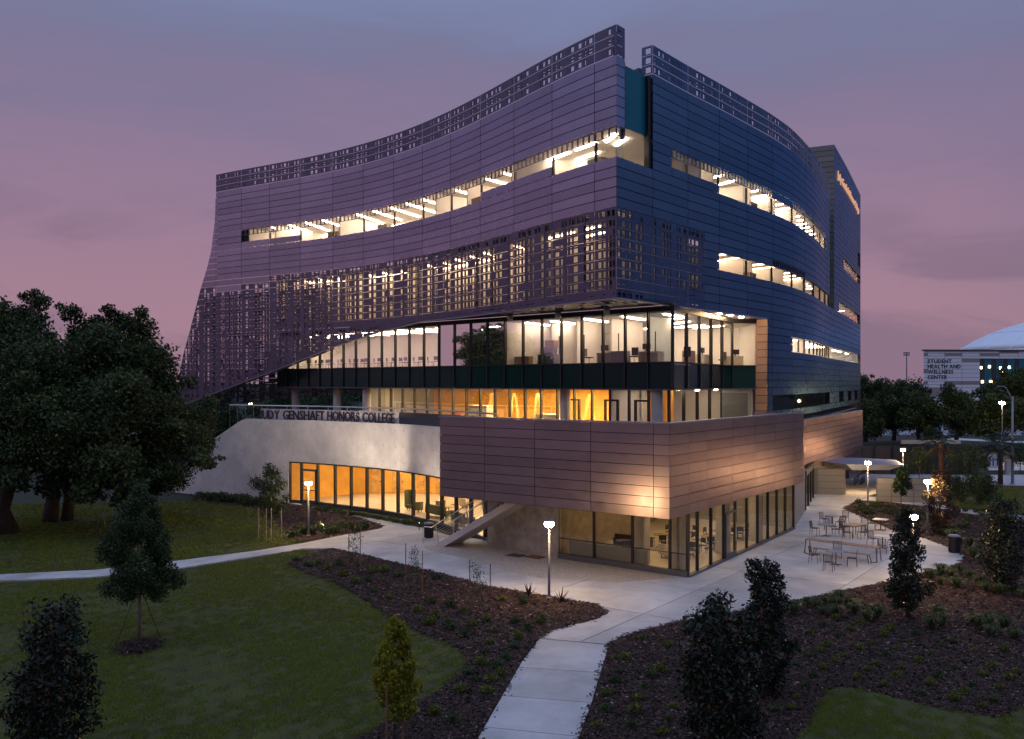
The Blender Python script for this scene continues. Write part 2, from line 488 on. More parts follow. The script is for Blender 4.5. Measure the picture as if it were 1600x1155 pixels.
# ---- bottom edge and free edge of the left facade
bot = [(958, 464), (802, 484), (660, 502), (600, 517), (570, 526), (520, 542.5), (470, 562.5), (420, 582.5), (357, 606), (300, 628), (272, 638)]
bs, bz = [], []
for px, y in bot:
    s = LF.s_px(px); D = LF.xy(s)[1]; bs.append(s); bz.append(EYE + (HZ - y) * D / FPX)
bz[0] = bz[1] = zr(27)
def zbot(s): return float(np.interp(s, bs, bz))
sil = [(274, 337.5), (342, 336), (392, 330), (417, 324), (455, 312.5), (519, 296), (555, 286), (592, 279), (638, 271)]
ez, es = [], []
for y, px in sil:
    s = LF.s_px(px); D = LF.xy(s)[1]; es.append(s); ez.append(EYE + (HZ - y) * D / FPX)
def smax(z): return float(np.interp(z, ez[::-1], es[::-1]))
def clampL(s, z):
    z = max(z, zbot(s)); return min(s, smax(z)), z
def noclamp(s, z): return s, z

solid = []      # (screen area, material, mesh builder)
def panel(plan, s0, s1, z0, z1, m, off=0.0, depth=.06, gap=.022, clamp=noclamp):
    s0 += gap; s1 -= gap; z0 += gap; z1 -= gap
    n = max(1, int((s1 - s0) / 1.1))
    fr, bk = [], []
    for i in range(n + 1):
        s = s0 + (s1 - s0) * i / n
        for z in (z0, z1):
            a, b = clamp(s, z)
            fr.append(plan.p(a, b, off)); bk.append(plan.p(a, b, off - depth))
    if abs(fr[1][2] - fr[0][2]) + abs(fr[-1][2] - fr[-2][2]) < .05 or abs(fr[0][0] - fr[-1][0]) + abs(fr[0][1] - fr[-1][1]) < .05: return
    b = MB(); V = fr + bk; N = len(fr); F = []
    flip = plan.side > 0
    for i in range(n):
        a = 2 * i
        F.append((a, a + 2, a + 3, a + 1)); F.append((a, N + a, N + a + 2, a + 2)); F.append((a + 1, a + 3, N + a + 3, N + a + 1))
    F.append((0, 1, N + 1, N)); F.append((N - 2, 2 * N - 2, 2 * N - 1, N - 1))
    if flip: F = [tuple(reversed(f)) for f in F]
    tone = random.random() * .5
    b.add(V, F, tone)
    P = [proj(x) for x in (fr[0], fr[1], fr[-1], fr[-2])]
    area = abs(sum(P[i][0] * P[(i + 1) % 4][1] - P[(i + 1) % 4][0] * P[i][1] for i in range(4))) / 2
    solid.append((area, m, b))

perfs = []
def strips(seed, width):
    """irregular plaid of hole columns across one panel"""
    r = random.Random(seed); x = .12; out = []
    while x < width - .25:
        k = r.random()
        n = r.choice((1, 2, 2, 3, 4))
        for _ in range(n):
            w = r.choice((.14, .24, .32, .38, .44))
            if x + w > width - .1: break
            out.append((x, x + w)); x += w + r.choice((.09, .11, .14))
        x += r.choice((.12, .24, .38, .62))
    return out
def perf(plan, s0, s1, z0, z1, m, seed, style, clamp=noclamp, off=0.0, gap=.012):
    """perforated course: sheet with punched rectangles, hole edges have depth"""
    s0 += gap; s1 -= gap; z0 += gap; z1 -= gap
    hx = strips(seed, s1 - s0); h = z1 - z0
    r = random.Random(seed * 31 + int(z0 * 100))
    bands = {'tall': [(.14, .80)], 'split': [(.10, .22), (.36, .88)], 'split2': [(.12, .62), (.76, .86)], 'slit': [(.40, .50)],
             'three': [(.10, .22), (.36, .58), (.70, .90)], 'roof': [(.18, .78)], 'roof2': [(.14, .36), (.52, .70)], 'brow': [(.10, .90)]}[style]
    keep = {'slit': .45, 'three': .85, 'brow': 1}.get(style, .88)
    if style.startswith('roof'): hx = [(a + .03 + .06 * (b - a), b - .03 - .06 * (b - a)) for a, b in hx]
    if style == 'brow':
        n = max(2, int((s1 - s0) / .46)); w = (s1 - s0) / n; hx = [(i * w + .05, (i + 1) * w - .05) for i in range(n)]
    xs = [0.0]
    for a, b in hx: xs += [a, b]
    xs.append(s1 - s0)
    zs = [0.0]
    for a, b in bands: zs += [a * h, b * h]
    zs.append(h)
    b_ = MB(); dep = .07
    G = {}
    def vid(i, j, back):
        k = (i, j, back)
        if k not in G:
            a, c = clamp(s0 + xs[i], z0 + zs[j])
            G[k] = len(b_.v); b_.v.append(plan.p(a, c, off - (dep if back else 0)))
        return G[k]
    F = []
    for i in range(len(xs) - 1):
        for j in range(len(zs) - 1):
            hole = i % 2 == 1 and j % 2 == 1 and r.random() < keep
            za = zbot(s0 + xs[i]) if clamp is clampL else -99
            if clamp is clampL:
                zc = max(za, zbot(s0 + xs[i + 1]))
                if z0 + zs[j + 1] <= min(za, zbot(s0 + xs[i + 1])) + 1e-4: continue
                if s0 + xs[i] >= smax(z0 + zs[j + 1]) and s0 + xs[i] >= smax(z0 + zs[j]): continue
                if hole and (z0 + zs[j] < zc + .08 or s0 + xs[i + 1] > smax(z0 + zs[j]) - .05): hole = False
            a, b, c, d = vid(i, j, 0), vid(i + 1, j, 0), vid(i + 1, j + 1, 0), vid(i, j + 1, 0)
            if not hole:
                F.append((a, b, c, d))
            else:
                A, B, C, D = vid(i, j, 1), vid(i + 1, j, 1), vid(i + 1, j + 1, 1), vid(i, j + 1, 1)
                F += [(a, A, B, b), (b, B, C, c), (c, C, D, d), (d, D, A, a)]
    if not F: return
    if plan.side > 0: F = [tuple(reversed(f)) for f in F]
    b_.f = F; b_.t = [.5] * len(F)
    e = [plan.p(s0, z0), plan.p(s0, z1), plan.p(s1, z1), plan.p(s1, z0)]
    P = [proj(x) for x in e]
    area = abs(sum(P[i][0] * P[(i + 1) % 4][1] - P[(i + 1) % 4][0] * P[i][1] for i in range(4))) / 2
    perfs.append((area, m, b_))

panes = []
def pane(plan, s0, s1, z0, z1, m='clear_glass', off=-.18, name='window_pane'):
    n = max(1, int((s1 - s0) / 1.2)); b = MB(); V = []
    for i in range(n + 1):
        s = s0 + (s1 - s0) * i / n
        V += [plan.p(s, z0, off), plan.p(s, z1, off)]
    F = [(2 * i, 2 * i + 2, 2 * i + 3, 2 * i + 1) for i in range(n)]
    if plan.side > 0: F = [tuple(reversed(f)) for f in F]
    b.add(V, F); return b.build(name, m, bld)
def strip_wall(plan, s0, s1, z0, z1, off, m, name, n=None, clamp=None, thick=.08):
    """thin continuous wall behind a stretch of facade"""
    n = n or max(1, int((s1 - s0) / 1.5)); b = MB(); V = []
    for i in range(n + 1):
        s = s0 + (s1 - s0) * i / n; a0, a1 = z0, z1
        if clamp: a0 = max(a0, zbot(s) + .05)
        a1 = max(a1, a0)
        V += [plan.p(s, a0, off), plan.p(s, a1, off), plan.p(s, a0, off - thick), plan.p(s, a1, off - thick)]
    F = []
    for i in range(n):
        k = 4 * i
        F += [(k, k + 4, k + 5, k + 1), (k + 2, k + 3, k + 7, k + 6), (k + 1, k + 5, k + 7, k + 3), (k, k + 2, k + 6, k + 4)]
    F += [(0, 1, 3, 2), (4 * n, 4 * n + 2, 4 * n + 3, 4 * n + 1)]
    if plan.side > 0: F = [tuple(reversed(f)) for f in F]
    b.add(V, F)
    return b.build(name, m, bld)

# ---- left facade: courses of the photo, column by column
NC = len(lj) - 1
raised = {2, 3, 10, 11}
for c in range(NC):
    s0, s1 = lj[c], lj[c + 1]
    last = c == NC - 1
    for r in range(0, 3):
        perf(LF, s0, s1, zr(r + 1), zr(r), 'screen_metal', 300 + c, ('roof', 'roof2', 'roof')[r] if not (last and r) else 'slit')
    for r in range(3, 10): panel(LF, s0, s1, zr(r + 1), zr(r), 'violet_panel')
    if c == NC - 1:
        for r in range(10, 13): panel(LF, s0, s1, zr(r + 1), zr(r), 'violet_panel')
    else:
        perf(LF, s0, s1, zr(11), zr(10), 'screen_metal', c, 'brow')
        sill = 12 if c in raised else 13
        if sill == 12: panel(LF, s0, s1, zr(13), zr(12), 'violet_panel')
        e = s1 - (.9 if c == NC - 2 else 0)
        pane(LF, s0 + .03, e, zr(sill), zr(10) - .02)
        MB().obox(LF.xy(s1 - .07, -.10), LF.xy(s1 + .05, -.10), .12, zr(sill) + .02, zr(11)).build('mullion', 'mullion', bld)
    for r in range(13, 18): panel(LF, s0, s1, zr(r + 1), zr(r), 'violet_panel', clamp=clampL)
    top = 18 + (1 if c == NC - 2 else 2 if c == NC - 1 else 0)
    for r in range(18, top): panel(LF, s0, s1, zr(r + 1), zr(r), 'violet_panel')
    for r in range(top, 42):
        if zr(r) < min(zbot(s0), zbot(s1)): break
        near = zr(r + 1) - max(zbot(s0), zbot(s1))
        st = 'slit' if (c < 5 and near < .5) or r == 26 and c < 9 else ('split', 'tall', 'tall', 'split2', 'tall')[(r * 3 + c // 4) % 5]
        if c >= 9: st = ('three', 'split', 'three', 'split2')[r % 4]
        perf(LF, s0, s1, zr(r + 1), zr(r), 'screen_metal', 40 + c if r % 9 else 60 + c, st, clamp=clampL)
# flared end beyond the last full column
fl = [lj[-1], lj[-1] + 4.0, lj[-1] + 8.0]
for c in range(2):
    for r in range(3, 42):
        if fl[c] >= smax(zr(r + 1)) - .05: continue
        if r < 20 and c == 0 and r < 19: panel(LF, fl[c], fl[c + 1], zr(r + 1), zr(r), 'violet_panel', clamp=clampL)
        else: perf(LF, fl[c], fl[c + 1], zr(r + 1), zr(r), 'screen_metal', 90 + c, ('three', 'split2')[r % 2], clamp=clampL)

# ---- right facade
for c in range(len(rj) - 1):
    s0, s1 = rj[c], rj[c + 1]
    if c == 0:      # corner return, then the notch
        sn = RF.s_px(976.5)
        for r in range(0, 3): perf(RF, s0, sn, zr(r + 1), zr(r), 'screen_metal', 700 + r, 'slit')
        for r in range(3, 10): panel(RF, s0, sn, zr(r + 1), zr(r), 'violet_panel')
        perf(RF, s0, sn, zr(11), zr(10), 'screen_metal', 5, 'brow')
        for r in range(13, 18): panel(RF, s0, s1, zr(r + 1), zr(r), 'blue_panel')
    else:
        for r in range(0, 3): perf(RF, s0, s1, zr(r + 1), zr(r), 'screen_blue', 400 + c, ('roof', 'roof2', 'roof')[r])
        for r in range(3, 10): panel(RF, s0, s1, zr(r + 1), zr(r), 'blue_panel')
        w0 = RF.s_px(1050) if c == 1 else s0
        if c == 1:
            for r in range(10, 13): panel(RF, s0, w0, zr(r + 1), zr(r), 'blue_panel')
        lastc = c >= len(rj) - 2
        if lastc:
            for r in range(10, 13): panel(RF, s0, s1, zr(r + 1), zr(r), 'blue_panel')
        else:
            (perf(RF, w0, s1, zr(11), zr(10), 'screen_blue', c, 'brow') if c != 5 else panel(RF, w0, s1, zr(11), zr(10), 'blue_panel'))
            sill = 12 if c in (1, 2) else 13
            if sill == 12: panel(RF, w0, s1, zr(13), zr(12), 'blue_panel')
            pane(RF, w0 + .02, s1 - .35, zr(sill), zr(10) - .02)
            pane(RF, s1 - .35, s1 - .02, zr(sill), zr(10) - .02, 'shade_glass')
            MB().obox(RF.xy(s1 - .06, -.10), RF.xy(s1 + .06, -.10), .12, zr(sill) + .02, zr(11)).build('mullion', 'mullion', bld)
        for r in range(13, 18): panel(RF, s0, s1, zr(r + 1), zr(r), 'blue_panel')
    smesh = RF.s_px(1101)
    for r in range(18, 27):
        if c < 2 or c == 2:
            e = min(s1, smesh)
            st = 'slit' if r in (26, 22) and c else ('split', 'tall', 'split2', 'tall')[r % 4]
            if r == 25: st = 'slit'
            perf(RF, s0, e, zr(r + 1), zr(r), 'screen_blue', 510 + c, st)
            if c == 2: panel(RF, smesh, s1, zr(r + 1), zr(r), 'blue_panel')
        elif r in (20, 21): continue
        elif r == 19 and 5 <= c <= 6: perf(RF, s0, s1, zr(r + 1), zr(r), 'screen_blue', c, 'brow')
        else: panel(RF, s0, s1, zr(r + 1), zr(r), 'blue_panel')
    if c >= 3:
        pane(RF, s0 + .02, s1 - .4, zr(22), zr(20), off=-.15)
        pane(RF, s1 - .4, s1 - .02, zr(22), zr(20), 'shade_glass', off=-.15)
        MB().obox(RF.xy(s1 - .06, -.10), RF.xy(s1 + .06, -.10), .12, zr(22) + .02, zr(20) - .02).build('mullion', 'mullion', bld)
    # below the soffit line, right of the recess
    if s1 > s1199:
        a = max(s0, s1199)
        for r in range(27, 40):
            if c >= 6 and r in (29, 30): continue
            if r in (37, 38) and c >= 5: continue
            panel(RF, a, s1, zr(r + 1), zr(r), 'blue_panel')
        if c >= 6:
            for k in range(2):
                m = (s1 - a) / 2
                pane(RF, a + k * m + .03, a + (k + 1) * m - .05, zr(31), zr(29), off=-.15)
                MB().obox(RF.xy(a + (k + 1) * m - .06, -.1), RF.xy(a + (k + 1) * m + .06, -.1), .12, zr(31) + .02, zr(29) - .02).build('mullion', 'mullion', bld)
        if c >= 5: pane(RF, a, s1, zr(39), zr(37), 'shade_glass', off=-.25)
# the taller stair block at the far end
for c in range(len(tj) - 1):
    s0, s1 = tj[c], tj[c + 1]
    for r in range(-8, 40):
        if r in (29, 30) or (r in (37, 38) and c % 2): continue
        if r in (11, 12) and c >= 2 or r in (20, 21) and c >= 1 or r in (6, 7, 8) and c == 6: continue
        panel(RF, s0, s1, zr(r + 1), zr(r), 'blue_panel')
    for a, b, ok in ((29, 31, True), (37, 39, c % 2), (11, 13, c >= 2), (20, 22, c >= 1), (6, 9, c == 6)):
        if ok: pane(RF, s0 + .02, s1 - .02, zr(b), zr(a), 'shade_glass', off=-.2)
# panels right across the foot of the gap
for r in range(22, 40):
    if r not in (29, 30): panel(RF, sgap0, sgap1, zr(r + 1), zr(r), 'blue_panel')
pane(RF, sgap0, sgap1, zr(31), zr(29), off=-.15)
# left cheek of the stair block
ck = Plan([RF.xy(sgap1), (RF.xy(sgap1)[0] - .89 * 6.5, RF.xy(sgap1)[1] + .45 * 6.5)], +1)
for r in range(-8, 22):
    panel(ck, 0, 5.0, zr(r + 1), zr(r), 'grey_panel'); panel(ck, 5.0, 6.5, zr(r + 1), zr(r), 'grey_panel')
strip_wall(ck, 0, 6.5, zr(22), zr(-8), -.12, 'dark_backing', 'backing_wall')
strip_wall(RF, sgap0, sgap1, zr(22), zr(0), -1.6, 'dark_backing', 'backing_wall')
strip_wall(RF, sgap1, send, zr(0) + .02, zr(-8) - .02, -.16, 'dark_backing', 'backing_wall')
RB = RF.xy(send)
EN = Plan([RB, (RB[0] - .89 * 14, RB[1] + .45 * 14)], -1)
strip_wall(EN, 0, 14, 4.0, zr(-8), 0, 'sill_metal', 'backing_wall')

# ---- brown reveal beside the recess
rv = Plan([RF.xy(s1199), (RF.xy(s1199)[0] - .76 * 1.05, RF.xy(s1199)[1] + .65 * 1.05)], +1)
for r in range(27, 40): panel(rv, 0, .95, zr(r + 1), zr(r), 'bronze_panel')
strip_wall(rv, 0, .95, zr(40), zr(27), -.1, 'dark_backing', 'backing_wall')

# ---- backing behind solid courses
def backing(plan, a, b, r0, r1, off=-.14):
    strip_wall(plan, a, b, zr(r1) + .05, zr(r0) - .05, off, 'dark_backing', 'backing_wall')
backing(LF, .05, lj[-1] - .05, 3, 10); backing(LF, .05, lj[-1], 13, 18); backing(LF, lj[-2] - .8, lj[-1] - .05, 10, 13)
for c in raised: backing(LF, lj[c], lj[c + 1], 12, 13)
sn = RF.s_px(976.5)
backing(RF, .05, sn, 3, 10); backing(RF, rj[1], sgap0, 3, 10); backing(RF, .05, sgap0, 13, 18)
backing(RF, rj[1], RF.s_px(1050), 10, 13); backing(RF, rj[-2], sgap0, 10, 13); backing(RF, rj[1], rj[3], 12, 13)
backing(RF, smesh, rj[3], 18, 27); backing(RF, rj[3], send, 22, 27); backing(RF, rj[3], sgap0, 18, 20)
backing(RF, s1199 + .05, rj[6], 27, 37); backing(RF, rj[6], send, 27, 29); backing(RF, rj[6], send, 31, 37)
backing(RF, sgap1, send, 13, 20); backing(RF, sgap1, send, 0, 11); backing(RF, sgap1, tj[2], 11, 13)

# ---- the notch beside the corner: teal glass over a tall lit window
n0, n1 = sn, RF.s_px(1014)
b = MB(); b.add([RF.p(n0, zr(9.6), -.22), RF.p(n1, zr(9.6), -.22), RF.p(n1, zr(3.4), -.22), RF.p(n0, zr(3.4), -.22)], [(0, 1, 2, 3)]); b.build('teal_pane', 'teal_glass', bld)
strip_wall(RF, n0, n1, zr(9.5), zr(3.5), -.28, 'dark_backing', 'backing_wall')
pane(RF, n0, n1, zr(13), zr(9.6), off=-.2)
pane(RF, .05, n0, zr(13), zr(11), 'shade_glass', off=-.1)
MB().obox(RF.xy(n1, 0), RF.xy(n1, -.3), .10, zr(13), zr(3.4)).build('mullion', 'mullion', bld)
MB().obox(RF.xy(n0, 0), RF.xy(n0, -.3), .06, zr(11), zr(3.4)).build('mullion', 'mullion', bld)
MB().obox(RF.xy(n0, -.12), RF.xy(n1, -.12), .2, zr(13) - .06, zr(13) - .01).build('sill', 'sill_metal', bld)
for a, z0 in ((rj[1], 3), (sn, 3)):    # parapet returns either side of the notch
    pl = Plan([RF.xy(a), RF.xy(a, -.75)], 1 if a == rj[1] else -1)
    for r in range(0, 3): perf(pl, 0, .75, zr(r + 1), zr(r), 'screen_blue', 820, 'tall')
    for r in range(3, 5): panel(pl, 0, .75, zr(r + 1), zr(r), 'blue_panel')
strip_wall(RF, n1 + .06, rj[1], zr(13), zr(3.4), -.1, 'dark_backing', 'backing_wall')

# ---- build the collected panels: the 300 that show largest singly, the rest joined
names = {'violet_panel': 'cladding_panel', 'blue_panel': 'cladding_panel', 'bronze_panel': 'cladding_panel', 'plum_panel': 'cladding_panel', 'grey_panel': 'cladding_panel'}
def flush_panels(lst, name, limit, rest):
    lst.sort(key=lambda x: -x[0])
    for a, m, b in lst[:limit]: b.build(name, m, bld, tone=True)
    bym = {}
    for a, m, b in lst[limit:]:
        t = bym.setdefault(m, MB()); n = len(t.v)
        t.v.extend(b.v); t.f.extend([tuple(i + n for i in f) for f in b.f]); t.t.extend(b.t)
    for m, t in bym.items():
        o = t.build(rest, m, bld, tone=True); o['kind'] = 'stuff'

# ================================================================== curtain walls, rooms and lights
def strip_light(p0, p1, z, m='strip_light', w=.20, parent=None, name='ceiling_light'):
    return MB().obox(p0, p1, w, z - .07, z).build(name, m, parent or bld)
def room(poly, z0, z1, open_edges, wall, floor='grey_floor', ceil='ceiling_white'):
    MB().prism(poly, z0 - .12, z0).build('interior_floor', floor, bld)
    MB().prism(poly, z1, z1 + .12).build('interior_ceiling', ceil, bld)
    n = len(poly)
    for i in range(n):
        if i in open_edges: continue
        w = wall[i] if isinstance(wall, dict) and i in wall else (wall if isinstance(wall, str) else 'white_wall')
        MB().obox(poly[i], poly[(i + 1) % n], .12, z0 + .002, z1 - .002).build('interior_wall', w, bld)
V2 = lambda p: Vector((p[0], p[1]))
C3 = Vector((9.55, 52.0)); dL = Vector((-.733, .68)).normalized(); nL = Vector((.68, .733)).normalized()
Q3 = Vector((15.86, 63.0)); W3 = Vector(rv.xy(.90)); dR = (Q3 - C3).normalized(); nR = Vector((-dR.y, dR.x))
BAY = 1.71; NB = 25
FZ3, CZ3, SPB = 10.8, 13.9, 9.22
# spandrels, panes and mullions, left run, right run, short facet
def curtain(p0, p1, n, z, names, skip_first=False):
    for k in range(n):
        a = p0.lerp(p1, k / n); b_ = p0.lerp(p1, (k + 1) / n)
        d = (b_ - a).normalized()
        for zz0, zz1, m, nm in z:
            mm = m(k) if callable(m) else m
            q = MB(); q.add([(a.x, a.y, zz0), (b_.x, b_.y, zz0), (b_.x, b_.y, zz1), (a.x, a.y, zz1)], [(0, 1, 2, 3)]); q.build(nm, mm, bld)
        if k or not skip_first:
            MB().obox(a - d * .05, a + d * .05, .22, z[0][0], z[-1][1]).build('mullion', 'mullion', bld)
dark_bays = {8, 9, 10, 11}
curtain(C3, C3 + dL * BAY * NB, NB, [(SPB, FZ3, 'spandrel', 'spandrel_panel'), (FZ3 + .06, CZ3, lambda k: 'shade_glass' if k in (0,) or k in dark_bays else 'clear_glass', 'window_pane')], None)
curtain(C3, Q3, 5, [(SPB, FZ3, 'spandrel', 'spandrel_panel'), (FZ3 + .06, CZ3, 'clear_glass', 'window_pane')], None, True)
curtain(Q3, W3, 1, [(SPB, FZ3, 'spandrel', 'spandrel_panel'), (FZ3 + .06, CZ3, 'clear_glass', 'window_pane')], None)
E3 = C3 + dL * BAY * NB
for a, b_ in ((C3, E3), (C3, Q3), (Q3, W3)):
    for z0, z1, w in ((CZ3, CZ3 + .30, .20), (FZ3, FZ3 + .06, .2), (SPB - .08, SPB, .26)):
        MB().obox(a, b_, w, z0, z1).build('transom', 'mullion' if z0 > 9.5 else 'sill_metal', bld)
# floor plate and soffit under it
plate = [C3, E3, E3 + nL * 8, Vector((13, 72)), W3, Q3]
MB().prism([C3 + (nL + nR) * .25, E3 + nL * .25, E3 + nL * 8, Vector((13, 72)), W3 + Vector((.02, .3)), Q3 + nR * .25], SPB - .06, FZ3 - .2).build('floor_slab', 'dark_soffit', bld)
# third-floor rooms
P8, P12, P24 = C3 + dL * BAY * 8, C3 + dL * BAY * 12, C3 + dL * BAY * 24
room([C3 + nL * .15, P8 + nL * .15, P8 + nL * 6.0, Vector((8.4, 70.5)), W3 + Vector((-.1, 4)), W3, Q3 + nR * .1], FZ3 - .02, CZ3 - .06, {0, 5, 6}, 'white_wall')
room([P8 + nL * .15 + dL * .1, P12 + nL * .15, P12 + nL * 5, P8 + nL * 5 + dL * .1], FZ3 - .02, CZ3 - .06, {0}, 'dim_wall')
room([P12 + nL * .15 + dL * .1, P24 + nL * .15, P24 + nL * 7, P12 + nL * 7 + dL * .1], FZ3 - .02, CZ3 - .06, {0}, 'white_wall')
for k in (.7, 2.5, 4.3, 6.0, 7.4):
    a = C3 + dL * BAY * k + nL * 1.0; strip_light(a, a + nL * 3.2 + dL * .6, CZ3 - .08)
for a, b_ in (((12.2, 60.2), (11.0, 63.5)), ((14.0, 63.8), (12.6, 66.6)), ((11.0, 57), (9.4, 59.5)), ((15.6, 64.6), (14.0, 67.2)), ((12.4, 66), (10.4, 68.4))): strip_light(a, b_, CZ3 - .08)
for k in np.arange(12.9, 24, 1.35):
    a = P12 + dL * BAY * (k - 12.2); strip_light(a + nL * .8, a + nL * 4.6 - dL * 1.2, CZ3 - .08, w=.2)
strip_light(P8 + dL * 3 + nL * 2.6, P8 + dL * 4.3 + nL * 2.6, CZ3 - .08, w=.2)
# partitions with door leaves
for k, d in ((1.9, 3.0), (3.6, 3.6), (5.3, 4.2), (6.6, 3.4)):
    a = C3 + dL * BAY * k + nL * 2.2
    MB().obox(a, a + nL * d, .14, FZ3, CZ3 - .08).build('interior_wall', 'white_wall', bld)
    e = a + nL * .7 - dL * .09
    MB().obox(e, e + nL * .09, .03, FZ3 + .02, FZ3 + 2.1).build('door_handle', 'mullion', bld)
for k in (2.7, 4.6, 6.2):
    a = C3 + dL * BAY * k + nL * 5.2; MB().obox(a, a + dL * .95, .10, FZ3, FZ3 + 2.3).build('interior_door', 'dim_wall', bld)

# soffit between facade and curtain wall
sl = [Vector(LF.xy(s, -.08)) for s in np.linspace(.1, LF.s_px(606), 16)]
cl_ = [C3 + dL * t for t in np.linspace(18.5 * BAY, 0, 10)]
MB().prism(sl + cl_, zr(27) + .05, zr(27) + .2).build('soffit', 'dark_soffit', bld)
sr = [Vector(RF.xy(s, -.08)) for s in np.linspace(.12, RF.s_px(1100), 8)]
MB().prism([C3] + sr + [C3.lerp(Q3, .55)], zr(27) + .05, zr(27) + .2).build('soffit', 'dark_soffit', bld)
sr = [Vector(RF.xy(s, -.08)) for s in np.linspace(RF.s_px(1100.3), s1199 - .02, 8)]
MB().prism([C3.lerp(Q3, .552)] + sr + [W3, Q3], zr(27) + .05, zr(27) + .2).build('soffit', 'white_soffit', bld)
for t in (.3, .55, .8):
    p = sr[0].lerp(sr[-1], t).lerp(C3.lerp(Q3, .55 + .45 * t), .5)
    MB().lathe((p.x, p.y, zr(27) - .01), [(.14, 0), (.14, .055)], 10).build('soffit_light', 'downlight', bld)
# lit edge trim under the screens
trim = [LF.p(s, zbot(s) - .02, .01) for s in np.linspace(0, LF.s_px(276), 60)]
MB().tube(trim, .05, 5).build('edge_trim', 'coping', bld)
MB().tube([RF.p(s, zr(27) - .02, .01) for s in np.linspace(0, s1199, 16)], .05, 5).build('edge_trim', 'coping', bld)
# screens and ribs behind the left facade, and the far return screen seen from inside
TIP = Vector(LF.xy(LF.s_px(286), -.3))
RTN = Plan([TIP, (TIP.x + 18, TIP.y + 17)], +1)
rz0 = 7.35
for c in range(6):
    for r in range((2, 6, 9, 12, 13, 13)[c]):
        lo = rz0 + c * .25
        perf(RTN, c * 4.1, (c + 1) * 4.1, lo + r * RH, lo + (r + 1) * RH, 'screen_metal', 1300 + c, ('tall', 'split')[r % 2])
for c in list(range(9, NC)) + [NC, NC + 1]:      # second, coarser perforated layer behind the far end of the screen
    a_, b_ = (lj[c], lj[c + 1]) if c < NC else (fl[c - NC], fl[c - NC + 1])
    for r in range(20, 42):
        if c >= NC and a_ + .6 >= smax(zr(r + 1)): continue
        if zr(r) < min(zbot(a_), zbot(b_)): break
        perf(LF, a_ + .6, b_ + .6, zr(r + 1) - .2, zr(r) - .2, 'lining', 2000 + c * 7, ('split', 'tall')[r % 2], clamp=clampL, off=-.7)

# ---- fourth floor behind the screens, fifth floor behind the ribbon windows
def strip_poly(plan, s0, s1, o0, o1, n=14):
    return [Vector(plan.xy(s, o0)) for s in np.linspace(s0, s1, n)] + [Vector(plan.xy(s, o1)) for s in np.linspace(s1, s0, n)]
def strip_room(plan, s0, s1, o0, o1, z0, z1, wall, parts, lights, lm='strip_light', llen=3.0, floor='grey_floor', skew=.8, n=14):
    pl = strip_poly(plan, s0, s1, o0, o1, n)
    MB().prism(pl, z0 - .12, z0).build('interior_floor', floor, bld)
    MB().prism(pl, z1, z1 + .12).build('interior_ceiling', 'ceiling_white', bld)
    strip_wall(plan, s0, s1, z0 + .002, z1 - .002, o1 + .1, wall, 'interior_wall')
    for s in [s0 + .07, s1 - .07] + list(parts):
        MB().obox(plan.xy(s, o0 - (.5 if s in parts else .02)), plan.xy(s, o1 + .12), .12, z0 + .002, z1 - .002).build('interior_wall', wall, bld)
    for s in lights:
        strip_light(plan.xy(s, o0 - .9), plan.xy(s + skew, o0 - .9 - llen), z1 - .02, lm, w=.09)
    if lights and s1 - s0 > 6:  # fill strips added along the back wall to brighten the room
        q = np.linspace(s0 + .4, s1 - .4, max(3, int((s1 - s0) / 2.6)))
        for i in range(len(q) - 1): strip_light(plan.xy(q[i], o1 + .55), plan.xy(q[i + 1] - .15, o1 + .55), z1 - .02, lm, w=.30, name='wall_fill_light')
F4, K4 = zr(26) + .1, zr(18) - .25
def corner_room(oL, oR, c0, sL, sR, z0, z1, lights, lm='strip_light'):
    pl = [Vector(LF.xy(s, oL)) for s in np.linspace(sL, c0, 6)] + [Vector(RF.xy(s, oR)) for s in np.linspace(c0, sR, 6)]
    MB().prism(pl, z0 - .12, z0).build('interior_floor', 'grey_floor', bld)
    MB().prism(pl, z1, z1 + .12).build('interior_ceiling', 'ceiling_white', bld)
    MB().obox(pl[0], pl[-1], .12, z0 + .002, z1 - .002).build('interior_wall', 'white_wall', bld)
    for (s0, o0), (s1, o1) in lights: strip_light(LF.xy(s0, o0), LF.xy(s1, o1), z1 - .02, lm, w=.14)
corner_room(-1.0, -1.0, 1.5, 10.0, 10.0, F4, K4, [((3.8, -2.2), (5.8, -2.2)), ((6.4, -2.2), (9.4, -2.2)), ((5.4, -3.8), (9.0, -3.8)), ((7.2, -5.2), (9.2, -5.2))], 'screen_room_light')
strip_room(LF, 10.1, lj[11], -1.0, -5.0, F4, K4, 'white_wall', [lj[4] + .4, lj[7], lj[9]], list(np.arange(11, lj[11] - 1, 1.9)), 'screen_room_light', skew=1.4, llen=2.6)
for c in range(0, 11):
    s0 = max(lj[c], 1.1)
    for k in range(2):
        a = s0 + (lj[c + 1] - s0) * k / 2; b_ = s0 + (lj[c + 1] - s0) * (k + 1) / 2
        pane(LF, a, b_, F4, K4 + .1, 'clear_glass', off=-.95)
        MB().obox(LF.xy(a - .04, -.95), LF.xy(a + .04, -.95), .14, F4, K4 + .1).build('mullion', 'mullion', bld)
for a, b_ in ((1.0, 4.2), (4.2, 7.4), (7.4, RF.s_px(1088))): pane(RF, a, b_, F4, K4 + .1, 'clear_glass', off=-.9)
strip_room(RF, rj[3] + .05, sgap0 + .3, -.22, -5.5, zr(24), zr(19) - .05, 'white_wall', [rj[4] + 2.4, rj[6], rj[8]], list(np.arange(rj[3] + 1.5, sgap0 - 1, 2.2)), 'screen_room_light')
F5, K5 = zr(15), zr(9.6)
